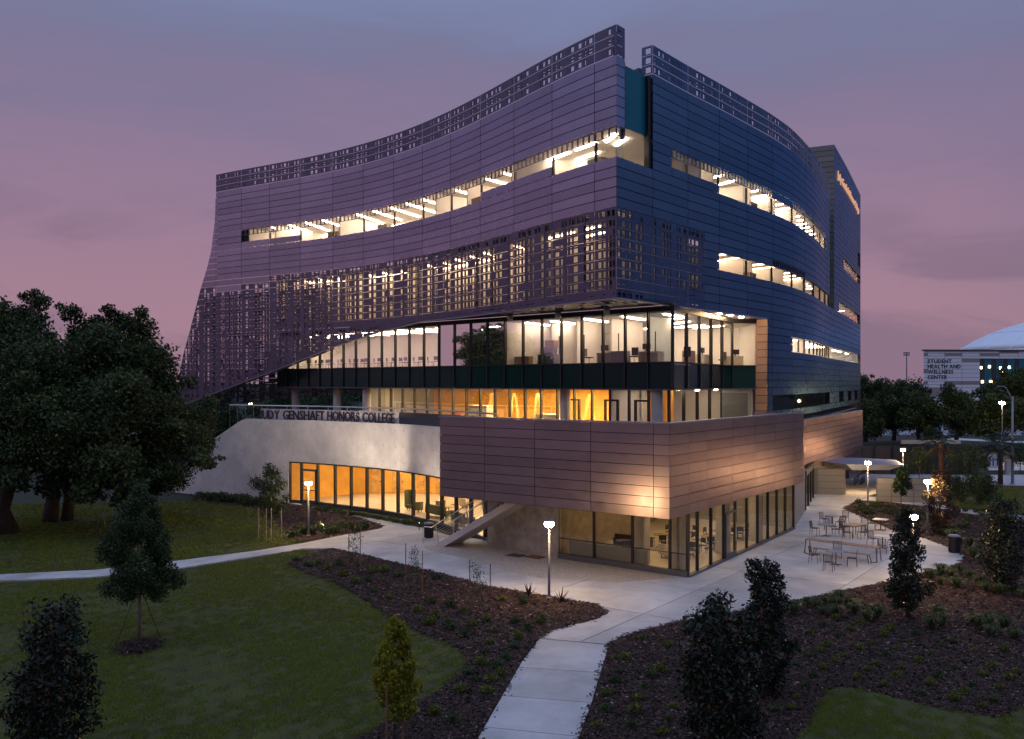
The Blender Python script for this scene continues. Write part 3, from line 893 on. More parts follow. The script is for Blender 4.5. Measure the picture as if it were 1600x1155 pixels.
corner_room(-.26, -.32, 1.0, 10.0, 10.0, F5, K5, [((3.8, -1.9), (5.8, -1.9)), ((6.4, -1.9), (9.2, -1.9)), ((5.4, -3.4), (8.8, -3.4)), ((7.0, -4.9), (9.2, -4.9))])
strip_room(LF, 10.1, lj[12] - .4, -.26, -7.5, F5, K5, 'white_wall', [lj[3] + 1.5, lj[4] + 3.0, lj[5] + 3.2, lj[9], lj[11]], list(np.arange(11, lj[12] - 2, 2.1)), skew=1.2, llen=4.2)
strip_room(RF, 10.1, sgap0 - .3, -.22, -6.5, F5, K5, 'white_wall', [rj[3] + .6, rj[4] + 2.2, rj[5] + 2.5, rj[7]], list(np.arange(11, sgap0 - 2, 2.0)))
strip_room(RF, rj[6] + .05, send - .4, -.22, -5.0, zr(32.5), zr(28.7), 'white_wall', [rj[8], tj[1], tj[4]], list(np.arange(rj[6] + 1.5, send - 2, 2.8)))
strip_room(RF, sgap1 + .4, send - .4, -.3, -4, zr(23), zr(19.6), 'amber_wall', [], [tj[5]], 'strip_light', 1.2)
strip_room(RF, sgap1 + .4, send - .4, -.3, -4, zr(14), zr(10.6), 'amber_wall', [], [tj[3]], 'strip_light', .8)
strip_room(RF, rj[5] + .1, send - .4, -.4, -4, zr(41), zr(36.7), 'dim_wall', [], [])
# roof deck
MB().prism([Vector(LF.xy(s, -.3)) for s in np.linspace(.4, LF.L - .3, 20)][::-1] + [Vector(RF.xy(s, -.9)) for s in np.linspace(.6, sgap0 - .5, 14)] + [Vector(ck.xy(6.4, .2)), Vector((-10, 105))],
           zr(3.6), zr(3.2)).build('roof_deck', 'dark_backing', bld)
q = at(997.5, 106, 53.5); MB().box((q.x, q.y, 27.8), (.42, .5, 1.9), .6).build('roof_duct', 'sill_metal', bld)
q = at(1001.6, 106, 54.2); MB().box((q.x, q.y, 28.0), (.12, .3, 2.0), .6).build('roof_duct', 'coping', bld)

for s_ in (1.9, 3.0): strip_light(RF.xy(s_, -1.3), RF.xy(s_ + 1.0, -2.6), K5 - .02, w=.2)  # extra strips added behind the notch window to brighten it

# ---- second floor: set-back glazing, amber rooms, columns
C2 = Vector((9.75, 54.3)); L2 = C2 + dL * 30.0; Q2 = Vector((15.4, 64.4)); W2 = W3 + Vector((-.05, .75))
FZ2, CZ2 = 5.6, 9.14
def z2(m): return [(FZ2, CZ2, m, 'window_pane')]
curtain(C2, L2, 20, z2('clear_glass'), None)
curtain(C2, Q2, 4, z2('clear_glass'), None, True)
curtain(Q2, W2, 1, z2('shade_glass'), None)
M2 = C2 + dL * 4.4
room([C2 + nL * .1, M2, M2 + nL * 4.2, C2 + nL * 4.0 + nR * 4.2, Vector((12.0, 69)), W2 + Vector((-.2, 3.2)), W2, Q2], FZ2, CZ2, {0, 6, 7}, 'white_wall')
room([M2 + dL * .1, L2, L2 + nL * 7.5, M2 + nL * 7.5 + dL * .1], FZ2, CZ2, {0}, {1: 'dim_wall', 2: 'amber_wall', 3: 'amber_wall'}, 'beige_floor')
for k in range(8):
    a = M2 + dL * (1.2 + 3.1 * k) + nL * 1.2; strip_light(a, a + nL * (3 if k < 5 else 1.0), CZ2 + .065, 'amber_light', w=.4)
for k in range(13):      # leaning timber props in front of the amber wall
    a = M2 + dL * (1.0 + 1.25 * k) + nL * 4.6; b_ = a + dL * .55 * (1 if k % 2 else -1)
    MB().tube([(a.x, a.y, FZ2), (b_.x, b_.y, CZ2 - .4)], .12, 6).build('timber_prop', 'wood_slat', bld)
for k in (.8, 3.0):
    a = C2 + dL * k + nL * 1.4; strip_light(a, a + nL * 1.2, CZ2 + .065)
strip_light((12.6, 62.2), (11.8, 63.6), CZ2 + .065); strip_light((15.2, 65.4), (14.2, 66.8), CZ2 + .065)
for p in ((11.6, 57.6), (13.6, 61.0)):
    MB().lathe((p[0] + .55, p[1] - .3, SPB - .14), [(.12, 0), (.12, .05)], 10).build('soffit_light', 'downlight', bld)
for k in (2.0, 4.4, 7.6):
    a = C2 + dL * k
    for o in (-.5, .5): MB().obox(a + dL * (o - .06), a + dL * (o + .06), .18, FZ2, FZ2 + 2.9).build('door_frame', 'mullion', bld)
    MB().obox(a - dL * .44, a + dL * .44, .18, FZ2 + 2.78, FZ2 + 2.9).build('door_frame', 'mullion', bld)
for px, o in ((462, 1.0), (527, 1.0), (573, .6), (883, 1.0), (1026.5, .45)):
    k = (px - CX) / FPX; base = C3 + nL * o; t = (k * base.y - base.x) / (dL.x - k * dL.y); p = base + dL * t
    MB().lathe((p.x, p.y, 5.5), [(.36, 0), (.36, 3.72)], 20).build('column', 'column_concrete', bld, smooth=True)
for px in (797, 872, 948):
    k = (px - CX) / FPX; base = C3 - nL * .9; t = (k * base.y - base.x) / (dL.x - k * dL.y); p = base + dL * t
    MB().lathe((p.x, p.y, CZ3 - .1), [(.2, 0), (.2, .45)], 14).build('column', 'column_concrete', bld, smooth=True)

# ---- the plum box with the terrace on top
F0 = Vector((7.34, 40.74)); Ld = Vector((-.801, .598)); Rd = Vector((.598, .801))
BX1, BX0 = 7.66, 3.22
BL = Plan([F0, F0 + Ld * 14.25], +1); BR = Plan([F0, F0 + Rd * 18.9], -1)
def rows9(k): return BX1 - (BX1 - BX0) * k / 9
bjl = [0] + [BL.s_px(x) for x in (1021, 923, 835.5, 757.5)] + [14.25]
bjr = [0] + [BR.s_px(x) for x in (1078, 1105, 1145, 1180, 1211, 1240)] + [18.9]
for k in range(9):
    for i in range(5): panel(BL, bjl[i], bjl[i + 1], rows9(k + 1), rows9(k), 'plum_panel', gap=.014)
    for i in range(7): panel(BR, bjr[i], bjr[i + 1], rows9(k + 1), rows9(k), 'plum_panel', gap=.014)
strip_wall(BL, .1, 14.2, BX0 + .04, BX1 - .03, -.12, 'dark_backing', 'backing_wall'); strip_wall(BR, .1, 18.85, BX0 + .04, BX1 - .03, -.12, 'dark_backing', 'backing_wall')
MB().obox(BL.xy(-.12, -.14), BL.xy(14.3, -.14), .42, BX1, BX1 + .07).build('coping', 'coping', bld)
MB().obox(BR.xy(.07, -.14), BR.xy(18.95, -.14), .42, BX1, BX1 + .07).build('coping', 'coping', bld)
BE = Plan([BR.xy(18.9), BR.xy(18.9, -7)], -1)
for k in range(9): panel(BE, 0, 3.4, rows9(k + 1), rows9(k), 'plum_panel')
BS = Plan([BL.xy(14.25), BL.xy(14.25, -6)], +1)
for k in range(9): panel(BS, 0, 3, rows9(k + 1), rows9(k), 'plum_panel')
G0 = ground(1075, 903).xy; GL = ground(873, 873).xy; GR = ground(1240, 827).xy; GW = Vector((-1.37, 52.3))
MB().prism([F0 + (Ld + Rd) * .13, F0 + Ld * 14.2 + Rd * .13, F0 + Ld * 15 + Rd * 6, F0 + Ld * 10 + Rd * 14, F0 + Ld * 6 + Rd * 18.8, F0 + Ld * .13 + Rd * 18.8], BX0 - .02, BX0 + .10).build('soffit', 'dark_soffit', bld)
flush_panels(solid, 'cladding_panel', 300, 'cladding'); flush_panels(perfs, 'perforated_panel', 300, 'perforated_screen')

# ---- ground floor: cafe glazing under the box
MB().obox(GL, G0, .25, .0, .32).build('glazing_curb', 'sill_metal', bld); MB().obox(G0, GR, .25, .0, .14).build('glazing_curb', 'sill_metal', bld)
GP = Plan([GL, G0], -1); GQ = Plan([G0, GR], -1)
gl = [0] + [GP.s_px(x) for x in (928, 988, 1046.5)] + [GP.L]
gr = [0] + [GQ.s_px(x) for x in (1090, 1111, 1131, 1149, 1167, 1184, 1200, 1214, 1227)] + [GQ.L]
for pl, js, z0 in ((GP, gl, .32), (GQ, gr, .14)):
    for i in range(len(js) - 1):
        o = pane(pl, js[i], js[i + 1], z0, BX0, 'cafe_glass', off=0)
        if pl is GP: MB().obox(pl.xy(js[i], -.02), pl.xy(js[i + 1], -.02), .1, 1.12, 1.16).build('transom', 'mullion', bld)
    for j in js: MB().obox(pl.xy(j - .05, -.02), pl.xy(j + .05, -.02), .16, z0, BX0 - .02).build('mullion', 'mullion', bld)
dj0, dj1 = gr[3], gr[4]        # glass door leaf
dr = MB().obox(GQ.xy(dj0 + .08, .07), GQ.xy(dj1 - .08, .07), .06, .16, .36).build('door', 'sill_metal', bld)
MB().obox(GQ.xy(dj0 + .08, .07), GQ.xy(dj0 + .2, .07), .06, .36, 2.6).build('door_stile', 'sill_metal', dr)
MB().obox(GQ.xy(dj1 - .2, .07), GQ.xy(dj1 - .08, .07), .06, .36, 2.6).build('door_stile', 'sill_metal', dr)
MB().obox(GQ.xy(dj0 + .2, .07), GQ.xy(dj1 - .2, .07), .06, 2.48, 2.6).build('door_rail', 'sill_metal', dr)
MB().tube([(*GQ.xy(dj1 - .25, .14), .9), (*GQ.xy(dj1 - .25, .14), 1.9)], .02, 6).build('door_handle', 'steel', dr)
CB = [GL + Rd * .15, G0 + (Ld + Rd) * .1, GR + Ld * .1, GR + Ld * 9.5, GL + Rd * 9 + Ld * .5]
room(CB, .06, BX0 - .03, {0, 1}, {2: 'dim_wall', 3: 'cafe_wall', 4: 'cafe_wall'}, 'beige_floor', 'cafe_wall')
for u, v in ((2.2, 2.0), (5.0, 2.6), (2.4, 5.4), (5.2, 6.5), (2.4, 9.0), (5.4, 10.5), (2.4, 12.8), (5.4, 14.4)):
    a = G0 + Ld * u + Rd * v; strip_light(a, a + Rd * 1.5, BX0 - .06, 'cafe_light', w=.16)
for u, v in ((.9, .9), (1.0, 6.6), (1.0, 11.5)):
    a = G0 + Ld * u + Rd * v; MB().box((a.x, a.y, 1.6), (.62, .62, 3.06), math.atan2(Ld.y, Ld.x)).build('column', 'column_concrete', bld)
a = G0 + Ld * 3.3 + Rd * 1.3; MB().box((a.x, a.y, 1.6), (.7, .7, 3.06), math.atan2(Ld.y, Ld.x)).build('column', 'column_concrete', bld)
a = GL - Ld * .4 + Rd * .55; b_ = G0 + Ld * 2.6 + Rd * .55; MB().obox(a, b_, .3, .07, .95).build('low_wall', 'grey_cloth', bld)

# ---- concrete wall on the left with the lounge glazing
WPT = [(-35.5, 80.6), (-30.9, 77.5), (-27.0, 74.8), (-22.0, 72.0), (-17.9, 69.9), (-15.2, 68.5), (-9.6, 64.2), (-6.0, 60.0), (-3.2, 55.6), (-1.37, 52.3)]
WP = Plan(WPT, -1, smooth=True)
sg0, sg1 = WP.s_px(450.7), WP.L
GH = 3.3
def wtop(s): return float(np.interp(s, [WP.s_px(280), WP.s_px(328), WP.s_px(380)], [2.2, 4.6, 6.62]))
def cwall(s0, s1, z0, name, n=16, t=.4):
    V = []; F = []
    for i in range(n + 1):
        s = s0 + (s1 - s0) * i / n; zt = wtop(s)
        V += [WP.p(s, z0, 0), WP.p(s, zt, 0), WP.p(s, z0, -t), WP.p(s, zt, -t)]
    for i in range(n):
        k = 4 * i; F += [(k, k + 4, k + 5, k + 1), (k + 2, k + 3, k + 7, k + 6), (k + 1, k + 5, k + 7, k + 3), (k, k + 2, k + 6, k + 4)]
    F += [(0, 1, 3, 2), (4 * n, 4 * n + 2, 4 * n + 3, 4 * n + 1)]
    MB().add(V, F).build(name, 'board_concrete', bld)
tie = MB()
def pours(a, b, z0):
    q = np.linspace(a, b, max(2, int(round((b - a) / 2.4)) + 1))
    for i in range(len(q) - 1):
        cwall(q[i] + .007, q[i + 1] - .007, z0, 'concrete_panel', 4)
        for f in (.2, .8):
            for z in np.arange(z0 + .55, wtop(q[i]) - .25, 1.15):
                c = q[i] + (q[i + 1] - q[i]) * f; V = []
                for k in range(6):
                    t = k * math.pi / 3; V.append(WP.p(c + .045 * math.cos(t), z + .045 * math.sin(t), .003))
                tie.add(V, [tuple(range(6))])
pours(WP.s_px(268), sg0, 0); pours(sg0 + .004, sg1, GH)
o = tie.build('tie_hole', 'grey_cloth', bld); o['kind'] = 'stuff'
strip_wall(WP, sg0 + .1, sg1 - .1, GH + .05, 6.5, -.2, 'dark_backing', 'wall_core', thick=.15)
# stepped-back parapet that carries the letters
up = [(WP.s_px(403), WP.s_px(617), 'pale_concrete', -.32), (WP.s_px(617.3), sg1, 'sill_metal', -.36)]
for a, b_, m, o in up: strip_wall(WP, a, b_, 6.624, 7.46, o, m, 'parapet', n=14, thick=.2)
rail = [WP.p(s, 7.72, -.5) for s in np.linspace(WP.s_px(352), sg1, 24)]
MB().tube(rail, .055, 6).build('handrail', 'steel', bld)
for s in np.linspace(WP.s_px(352), WP.s_px(402), 5): MB().tube([WP.p(s, 5.4, -.5), WP.p(s, 7.72, -.5)], .025, 5).build('rail_post', 'steel', bld)
for s in np.linspace(WP.s_px(410), sg1, 14): MB().tube([WP.p(s, 7.2, -.56), WP.p(s, 7.70, -.52)], .03, 5).build('rail_post', 'steel', bld)
gj = [sg0] + [WP.s_px(x) for x in (469, 494, 521, 546, 570.5, 595, 618.5, 642, 664.5, 686.5, 709, 732, 754)] + [sg1 - .02]
strip_wall(WP, sg0, sg1, 0, .22, -.12, 'sill_metal', 'glazing_curb', thick=.2)
strip_wall(WP, sg0, sg1, GH - .12, GH - .004, -.12, 'mullion', 'transom', thick=.16)
for i in range(len(gj) - 1): pane(WP, gj[i], gj[i + 1], .22, GH - .1, 'clear_glass', off=-.2)
for j in gj: MB().obox(WP.xy(j - .065, -.2), WP.xy(j + .065, -.2), .24, .02, GH - .02).build('mullion', 'mullion', bld)
dr = MB().obox(WP.xy(gj[1] + .1, -.1), WP.xy(gj[2] - .1, -.1), .07, .05, .3).build('door', 'sill_metal', bld)
for a in (gj[1] + .14, gj[2] - .14): MB().obox(WP.xy(a - .08, -.1), WP.xy(a + .08, -.1), .07, .3, 2.75).build('door_stile', 'sill_metal', dr)
MB().obox(WP.xy(gj[1] + .22, -.1), WP.xy(gj[2] - .22, -.1), .07, 2.6, 2.75).build('door_rail', 'sill_metal', dr)
MB().obox(WP.xy(gj[1] + .22, -.1), WP.xy(gj[2] - .22, -.1), .05, 1.05, 1.12).build('door_rail', 'sill_metal', dr)
# lounge room: amber timber wall along the left, pale floor
LR = [Vector(WP.xy(s, -.35)) for s in np.linspace(sg0, sg1, 8)]
ZB = Vector((3.5, 63)); ZC = Vector((-2.5, 75)); ZD = Vector((-13.5, 75.5))
room(LR + [ZB, ZC, ZD], .06, GH - .02, set(range(7)), {7: 'white_wall', 8: 'white_wall', 9: 'amber_wall', 10: 'amber_wall'}, 'beige_floor')
for k in range(5):          # door leaves in the amber wall
    a = ZD.lerp(ZC, .12 + .17 * k) + Vector((0, -.12)); b_ = ZD.lerp(ZC, .12 + .17 * k + .09) + Vector((0, -.12))
    dd = MB().obox(a, b_, .06, .08, 2.5).build('interior_door', 'wood_slat', bld)
    MB().box((b_.x - .12, b_.y - .06, 1.1), (.08, .06, .12)).build('door_handle', 'mullion', dd)
for x, y in ((-13, 70.3), (-9.5, 68.5), (-6.8, 66), (-3.6, 62.4), (-1.2, 59), (-6, 71), (-9.5, 72.5), (-2.2, 67), (.6, 63)):
    MB().lathe((x, y, GH - .10), [(.28, 0), (.28, .06)], 12).build('ceiling_light', 'lounge_light', bld)
# terrace deck behind the parapets
MB().prism([F0 + (Ld + Rd) * .3, F0 + Ld * 14.0 + Rd * .3, F0 + Ld * 14.0 + Rd * 3.2] + [Vector(WP.xy(s, -.6)) for s in np.linspace(WP.s_px(690), WP.s_px(385), 8)] +
           [L2 + dL * 12 + nL * 5, M2 + nL * 4, C2 + nL * 3 + nR * 4, W2, F0 + Ld * .3 + Rd * 18.6], FZ2 - .25, FZ2 - .05).build('terrace_floor', 'pale_concrete', bld)
# concrete wall under the box
MB().obox(GW + Vector((.02, -.03)), GL - Ld * .05, .3, 0, BX0 - .03).build('concrete_wall', 'stained_concrete', bld)

# ---- long low wall behind the terrace box on the far side
AW = Plan([(22.0, 67.6), (23.6, 70.4), (37.4, 93.2)], -1)
solid = []
aj = np.linspace(0, AW.L, 9)
for i in range(8):
    for k in range(8):
        z1 = 6.6 - k * .525
        panel(AW, aj[i], aj[i + 1], z1 - .525, z1, 'grey_panel' if False else 'plum_panel')
        if i >= 6:
            pass
strip_wall(AW, .05, AW.L - .05, 2.45, 6.55, -.12, 'dark_backing', 'backing_wall')
MB().obox(AW.xy(0, -.2), AW.xy(AW.L, -.2), .5, 6.6, 6.67).build('coping', 'coping', bld)
MB().prism([Vector(AW.xy(0, -.2)), Vector(AW.xy(AW.L, -.2)), Vector(RF.xy(send, -.5)), Vector(RF.xy(rj[5], -.5))], 5.9, 6.1).build('terrace_floor', 'pale_concrete', bld)
for i in (6, 7):
    for k in range(5):
        z1 = 2.4 - k * .5
        panel(AW, aj[i], aj[i + 1], z1 - .5, z1, 'plum_panel')
lst = solid; flush_panels(lst, 'cladding_panel', 0, 'cladding')
# recessed entrance under it
E0 = GR + Rd * .1; E1 = ground(1274, 773).xy; E2 = Vector(AW.xy(aj[6], -1.0))
strip_wall(Plan([E0, E0.lerp(E1, .45)], -1), 0, (E1 - E0).length * .45, 0, BX0 - .03, 0, 'grey_cloth', 'entrance_wall')
ed = Plan([E0.lerp(E1, .46), E1], -1)
for k in range(4):
    a = ed.L * k / 4; pane(ed, a, a + ed.L / 4, .1, 2.6, 'shade_glass', off=0, name='door_pane')
    MB().obox(ed.xy(a), ed.xy(a + .1), .14, .02, 2.6).build('mullion', 'mullion', bld)
MB().obox(ed.xy(0), ed.xy(ed.L), .18, 2.6, 3.0).build('transom', 'mullion', bld)
MB().obox(E1, E2, .3, 0, 2.44).build('entrance_wall', 'grey_cloth', bld)
strip_wall(Plan([E0 + Ld * 3, E1 + Ld * 3], -1), 0, (E1 - E0).length, 0.05, 3.2, 0, 'dim_wall', 'interior_wall')
# wall lamps washing the metal
for px, y, Y in ((1251.5, 690, 67), (1250.5, 722, 66)):
    p = at(px, y, Y); MB().lathe(p, [(.06, -.12), (.10, 0), (.06, .12)], 8).build('wall_lamp', 'lamp_globe', bld)

# ================================================================== GROUND
gp = MB(); gp.add([(-3000, -300, -.06), (3000, -300, -.06), (3000, 5000, -.06), (-3000, 5000, -.06)], [(0, 1, 2, 3)])
tag(gp.build('ground', 'terrain'), kind='structure')
def gpoly(px): return [ground(x, y).xy for x, y in px]
def sheet(name, poly, z, m, kind='structure', label=None, cat=None):
    bm = bmesh.new(); vs = [bm.verts.new((p[0], p[1], z)) for p in poly]; f = bm.faces.new(vs)
    if f.normal.z < 0: f.normal_flip()
    bmesh.ops.triangulate(bm, faces=bm.faces[:])
    me = bpy.data.meshes.new(name); bm.to_mesh(me); bm.free(); me.materials.append(MATS[m])
    for p in me.polygons:
        if p.normal.z < 0: p.flip()
    return tag(link(name, me), label, cat, None, kind)
LAWN_A = [(-90, 918), (0, 909.5), (150, 903.5), (290, 888.5), (400, 871.5), (462, 860), (500, 862), (475, 872), (452, 881), (480, 895), (520, 908), (560, 930), (600, 957), (650, 985), (700, 1003),
          (730, 1020), (737, 1035), (720, 1055), (680, 1085), (640, 1110), (590, 1140), (540, 1170), (480, 1230), (-90, 1230)]
LAWN_B = [(-90, 900), (0, 896.5), (150, 889.5), (290, 873.5), (400, 859.5), (471, 848), (452, 835), (430, 815), (395, 793), (300, 782), (-90, 790)]
LAWN_C = [(1215, 1180), (1250, 1141), (1270, 1112), (1287, 1075), (1312, 1070), (1350, 1075), (1400, 1088), (1450, 1101), (1512, 1112), (1560, 1119), (1600, 1098), (1670, 1075), (1670, 1180)]
LAWN_D = [(1480, 792), (1500, 772), (1560, 762), (1660, 760), (1660, 812), (1560, 800)]
BED_A = [(452, 881), (475, 872), (500, 862), (520, 858.5), (550, 864.5), (590, 873.5), (660, 890.5), (720, 905.5), (745, 914.5), (800, 923.5), (860, 933.5), (930, 945.5), (943.5, 956), (939, 962), (925, 969.5),
         (890, 977.5), (860, 986.5), (840, 999.5), (814, 1035), (745, 1155), (718, 1200), (500, 1230), (540, 1170), (590, 1140), (640, 1110), (680, 1085), (720, 1055), (737, 1035), (730, 1020),
         (700, 1003), (650, 985), (600, 957), (560, 930), (520, 908), (480, 895)]
BED_B = [(890, 1215), (905.5, 1155), (925.5, 1100), (950.5, 1015.5), (957, 1005.5), (985, 992.5), (1050, 975.5), (1100, 965.5), (1220, 945.5), (1300, 928.5), (1390, 909.5), (1450, 895.5), (1475, 890.5), (1507, 880.5),
         (1511.5, 870), (1482, 854.5), (1440, 839.5), (1395, 828.5), (1355, 811.5), (1319.5, 795.5), (1340, 783.5), (1362, 784), (1400, 787), (1450, 793), (1500, 802), (1680, 824), (1680, 1075), (1600, 1098), (1560, 1119),
         (1512, 1112), (1450, 1101), (1400, 1088), (1350, 1075), (1312, 1070), (1287, 1075), (1270, 1112), (1250, 1141), (1190, 1215)]
BED_C = [(300, 783), (395, 793), (430, 815), (452, 835), (471, 848), (540, 835.5), (591, 826.5), (599, 822), (560, 808.5), (505, 796.5), (448, 787), (400, 780), (300, 770)]
BED_E = [(1363, 776), (1400, 778.5), (1450, 785.5), (1500, 794.5), (1640, 811), (1700, 760), (1640, 745), (1480, 748), (1420, 752)]
sheet('lawn', gpoly(LAWN_A), -.012, 'lawn_soil'); sheet('lawn', gpoly(LAWN_B), -.012, 'lawn_soil'); sheet('lawn', gpoly(LAWN_C), .008, 'lawn_soil'); sheet('lawn', gpoly(LAWN_D), .004, 'lawn_soil')
sheet('mulch_bed', gpoly(BED_A), 0, 'mulch'); sheet('mulch_bed', gpoly(BED_B), 0, 'mulch'); sheet('mulch_bed', gpoly(BED_C), 0, 'mulch'); sheet('mulch_bed', gpoly(BED_E), -.004, 'mulch')
ring = ground(219, 1010); rp = [(ring.x + .72 * math.cos(t) * (1 + .08 * math.sin(3 * t)), ring.y + 1.0 * math.sin(t)) for t in np.linspace(0, 2 * math.pi, 24, endpoint=False)]
sheet('mulch_bed', rp, .004, 'mulch')

# concrete walks: each cast slab its own piece, joints open
def slabs(name, poly, cuts, top, thick, m, label_kind='structure'):
    root = empty(name, (poly[0][0], poly[0][1], 0), kind='structure')
    bm = bmesh.new(); f = bm.faces.new([bm.verts.new((p[0], p[1], 0)) for p in poly]); f.normal_update()
    if f.normal.z < 0: f.normal_flip()
    for (a, b) in cuts:
        a = Vector((a[0], a[1], 0)); d = Vector((b[0] - a.x, b[1] - a.y, 0)); n = Vector((-d.y, d.x, 0)).normalized()
        bmesh.ops.bisect_plane(bm, geom=bm.verts[:] + bm.edges[:] + bm.faces[:], plane_co=a, plane_no=n, dist=1e-4)
    for f in list(bm.faces):
        P = [v.co.copy() for v in f.verts]
        if f.calc_area() < .05: continue
        k = len(P); Q = []
        for i in range(k):                       # shrink by the joint width
            e0 = (P[i] - P[i - 1]); e1 = (P[(i + 1) % k] - P[i])
            if e0.length < 1e-5 or e1.length < 1e-5: Q.append(P[i]); continue
            n0 = Vector((-e0.y, e0.x, 0)).normalized(); n1 = Vector((-e1.y, e1.x, 0)).normalized()
            bsec = (n0 + n1); l = bsec.length
            Q.append(P[i] + (bsec / l * min(.018 / max(l / 2, .4), .04) if l > .1 else Vector((0, 0, 0))))
        b = MB(); V = [(q.x, q.y, top) for q in Q] + [(q.x, q.y, top - thick) for q in Q]
        b.add(V, [tuple(range(k))] + [(i, k + i, k + (i + 1) % k, (i + 1) % k) for i in range(k)])
        me = b.mesh('concrete_slab', m)
        link('concrete_slab', me, root)
    bm.free()
    return root
PLAZA = [(462, 860.5), (471, 858), (520, 858), (550, 864), (590, 873), (660, 890), (720, 905), (745, 914), (800, 923), (860, 933), (930, 945), (944, 956), (940, 962), (925, 970), (890, 978), (860, 987), (842, 998.5), (955, 1008.5),
         (957, 1005), (985, 992), (1050, 975), (1100, 965), (1220, 945), (1300, 928), (1390, 909), (1450, 895), (1475, 890), (1507, 880), (1512, 870), (1482, 855), (1440, 840), (1395, 829), (1355, 812), (1319, 796),
         (1340, 783), (1357, 776), (1372, 770), (1384, 748), (1362, 738), (1330, 745), (1280, 766), (1262, 782), (1240, 822), (1075, 895), (880, 862), (764, 845), (700, 837), (668, 827), (600, 814), (520, 800), (480, 791.5), (466, 787), (448, 786),
         (505, 796), (560, 808), (600, 822), (592, 827), (540, 836), (480, 848)]
pz = gpoly(PLAZA)
o0 = G0
cuts = []
for k in range(-4, 12): a = o0 + Rd * (-2.2 + 5.2 * k); cuts.append((a, a + Ld))
for k in range(-5, 12): a = o0 + Ld * (-1.5 + 5.2 * k); cuts.append((a, a + Rd))
slabs('plaza', pz, cuts, .03, .09, 'slab_concrete')
LOWER = [(842, 999.3), (815, 1035), (746, 1155), (716, 1210), (891, 1210), (905, 1155), (925, 1100), (950, 1015), (955, 1009.3)]
cuts = [(ground(780, y0).xy, ground(930, y1).xy) for y0, y1 in ((1042, 1052), (1088, 1100), (1140, 1155))]
slabs('footpath', gpoly(LOWER), cuts, .03, .09, 'slab_concrete')
LPATH = [(-90, 904), (0, 898), (150, 891), (290, 875), (400, 861), (480, 848.2), (461.5, 860.3), (400, 870), (290, 887), (150, 902), (0, 908), (-90, 915)]
lp = gpoly(LPATH); cuts = []
for px in range(-60, 470, 52):
    a = ground(px, 900 - max(0, px) * .09).xy; cuts.append((a, a + Vector((.45, .9))))
slabs('footpath', lp, cuts, .026, .09, 'slab_concrete')
RWALK = [(1341, 783), (1357, 776.3), (1400, 779), (1450, 786), (1500, 795), (1680, 816), (1680, 823), (1500, 801.5), (1450, 792.5), (1400, 786.5), (1362, 783.5)]
rw = gpoly(RWALK); cuts = [(ground(px, 790).xy, ground(px, 790).xy + Vector((.25, 1))) for px in (1380, 1420, 1460, 1500, 1540, 1580, 1620)]
slabs('footpath', rw, cuts, .022, .09, 'slab_concrete')
# exposed-aggregate strip along the wall foot
PEB = [(660, 853), (683, 853), (764, 851), (873, 873), (1050, 900), (1058, 904), (960, 912), (900, 905), (845, 905), (790, 893), (720, 872), (672, 862)]
sheet('pebble_strip', gpoly(PEB), .036, 'pebble_concrete')
# far road, verge and paths
FR = [(-150, 190, -.02), (500, 190, -.02), (500, 160, -.02), (-150, 160, -.02)]
g = MB(); g.add(FR, [(3, 2, 1, 0)]); tag(g.build('road', 'asphalt'), kind='structure')
sheet('pavement', gpoly([(1340, 738), (1480, 742), (1700, 742), (1700, 762), (1560, 758), (1480, 752), (1390, 748), (1384, 752)]), .0, 'pale_concrete')
sheet('pavement', gpoly([(1480, 684), (1700, 694), (1700, 697), (1480, 687)]), -.01, 'pale_concrete')
sheet('car_park', gpoly([(1345, 664), (1700, 664), (1700, 679), (1345, 679)]), -.005, 'asphalt')
sheet('car_park', gpoly([(1545, 722), (1700, 722), (1700, 735), (1545, 735)]), -.004, 'pale_concrete')

# ---- grass, mulch chips
def inside(poly, pts):
    x, y = pts[:, 0], pts[:, 1]; r = np.zeros(len(pts), bool); n = len(poly); j = n - 1
    for i in range(n):
        xi, yi = poly[i]; xj, yj = poly[j]
        c = ((yi > y) != (yj > y)) & (x < (xj - xi) * (y - yi) / (yj - yi + 1e-12) + xi)
        r ^= c; j = i
    return r
def scatter(poly_px, n, bias=1.6):
    """points over a patch of ground, denser towards the viewer"""
    P = np.array(gpoly(poly_px)); lo, hi = P.min(0), P.max(0); out = []
    tot = 0
    while tot < n:
        m = n * 3
        q = np.c_[rng.uniform(lo[0], hi[0], m), rng.uniform(lo[1], hi[1], m)]
        w = (lo[1] / q[:, 1]) ** bias
        q = q[(rng.random(m) < w)]; q = q[inside(P, q)]
        out.append(q); tot += len(q)
    return np.vstack(out)[:n]
def lowfreq(q, s, seed):
    r = np.random.default_rng(seed); v = np.zeros(len(q))
    for k in range(7):
        a = r.uniform(0, 6.28); f = s * r.uniform(.5, 2.2)
        v += np.sin((q[:, 0] * math.cos(a) + q[:, 1] * math.sin(a)) * f + r.uniform(0, 6.28))
    return v / 7 + .5
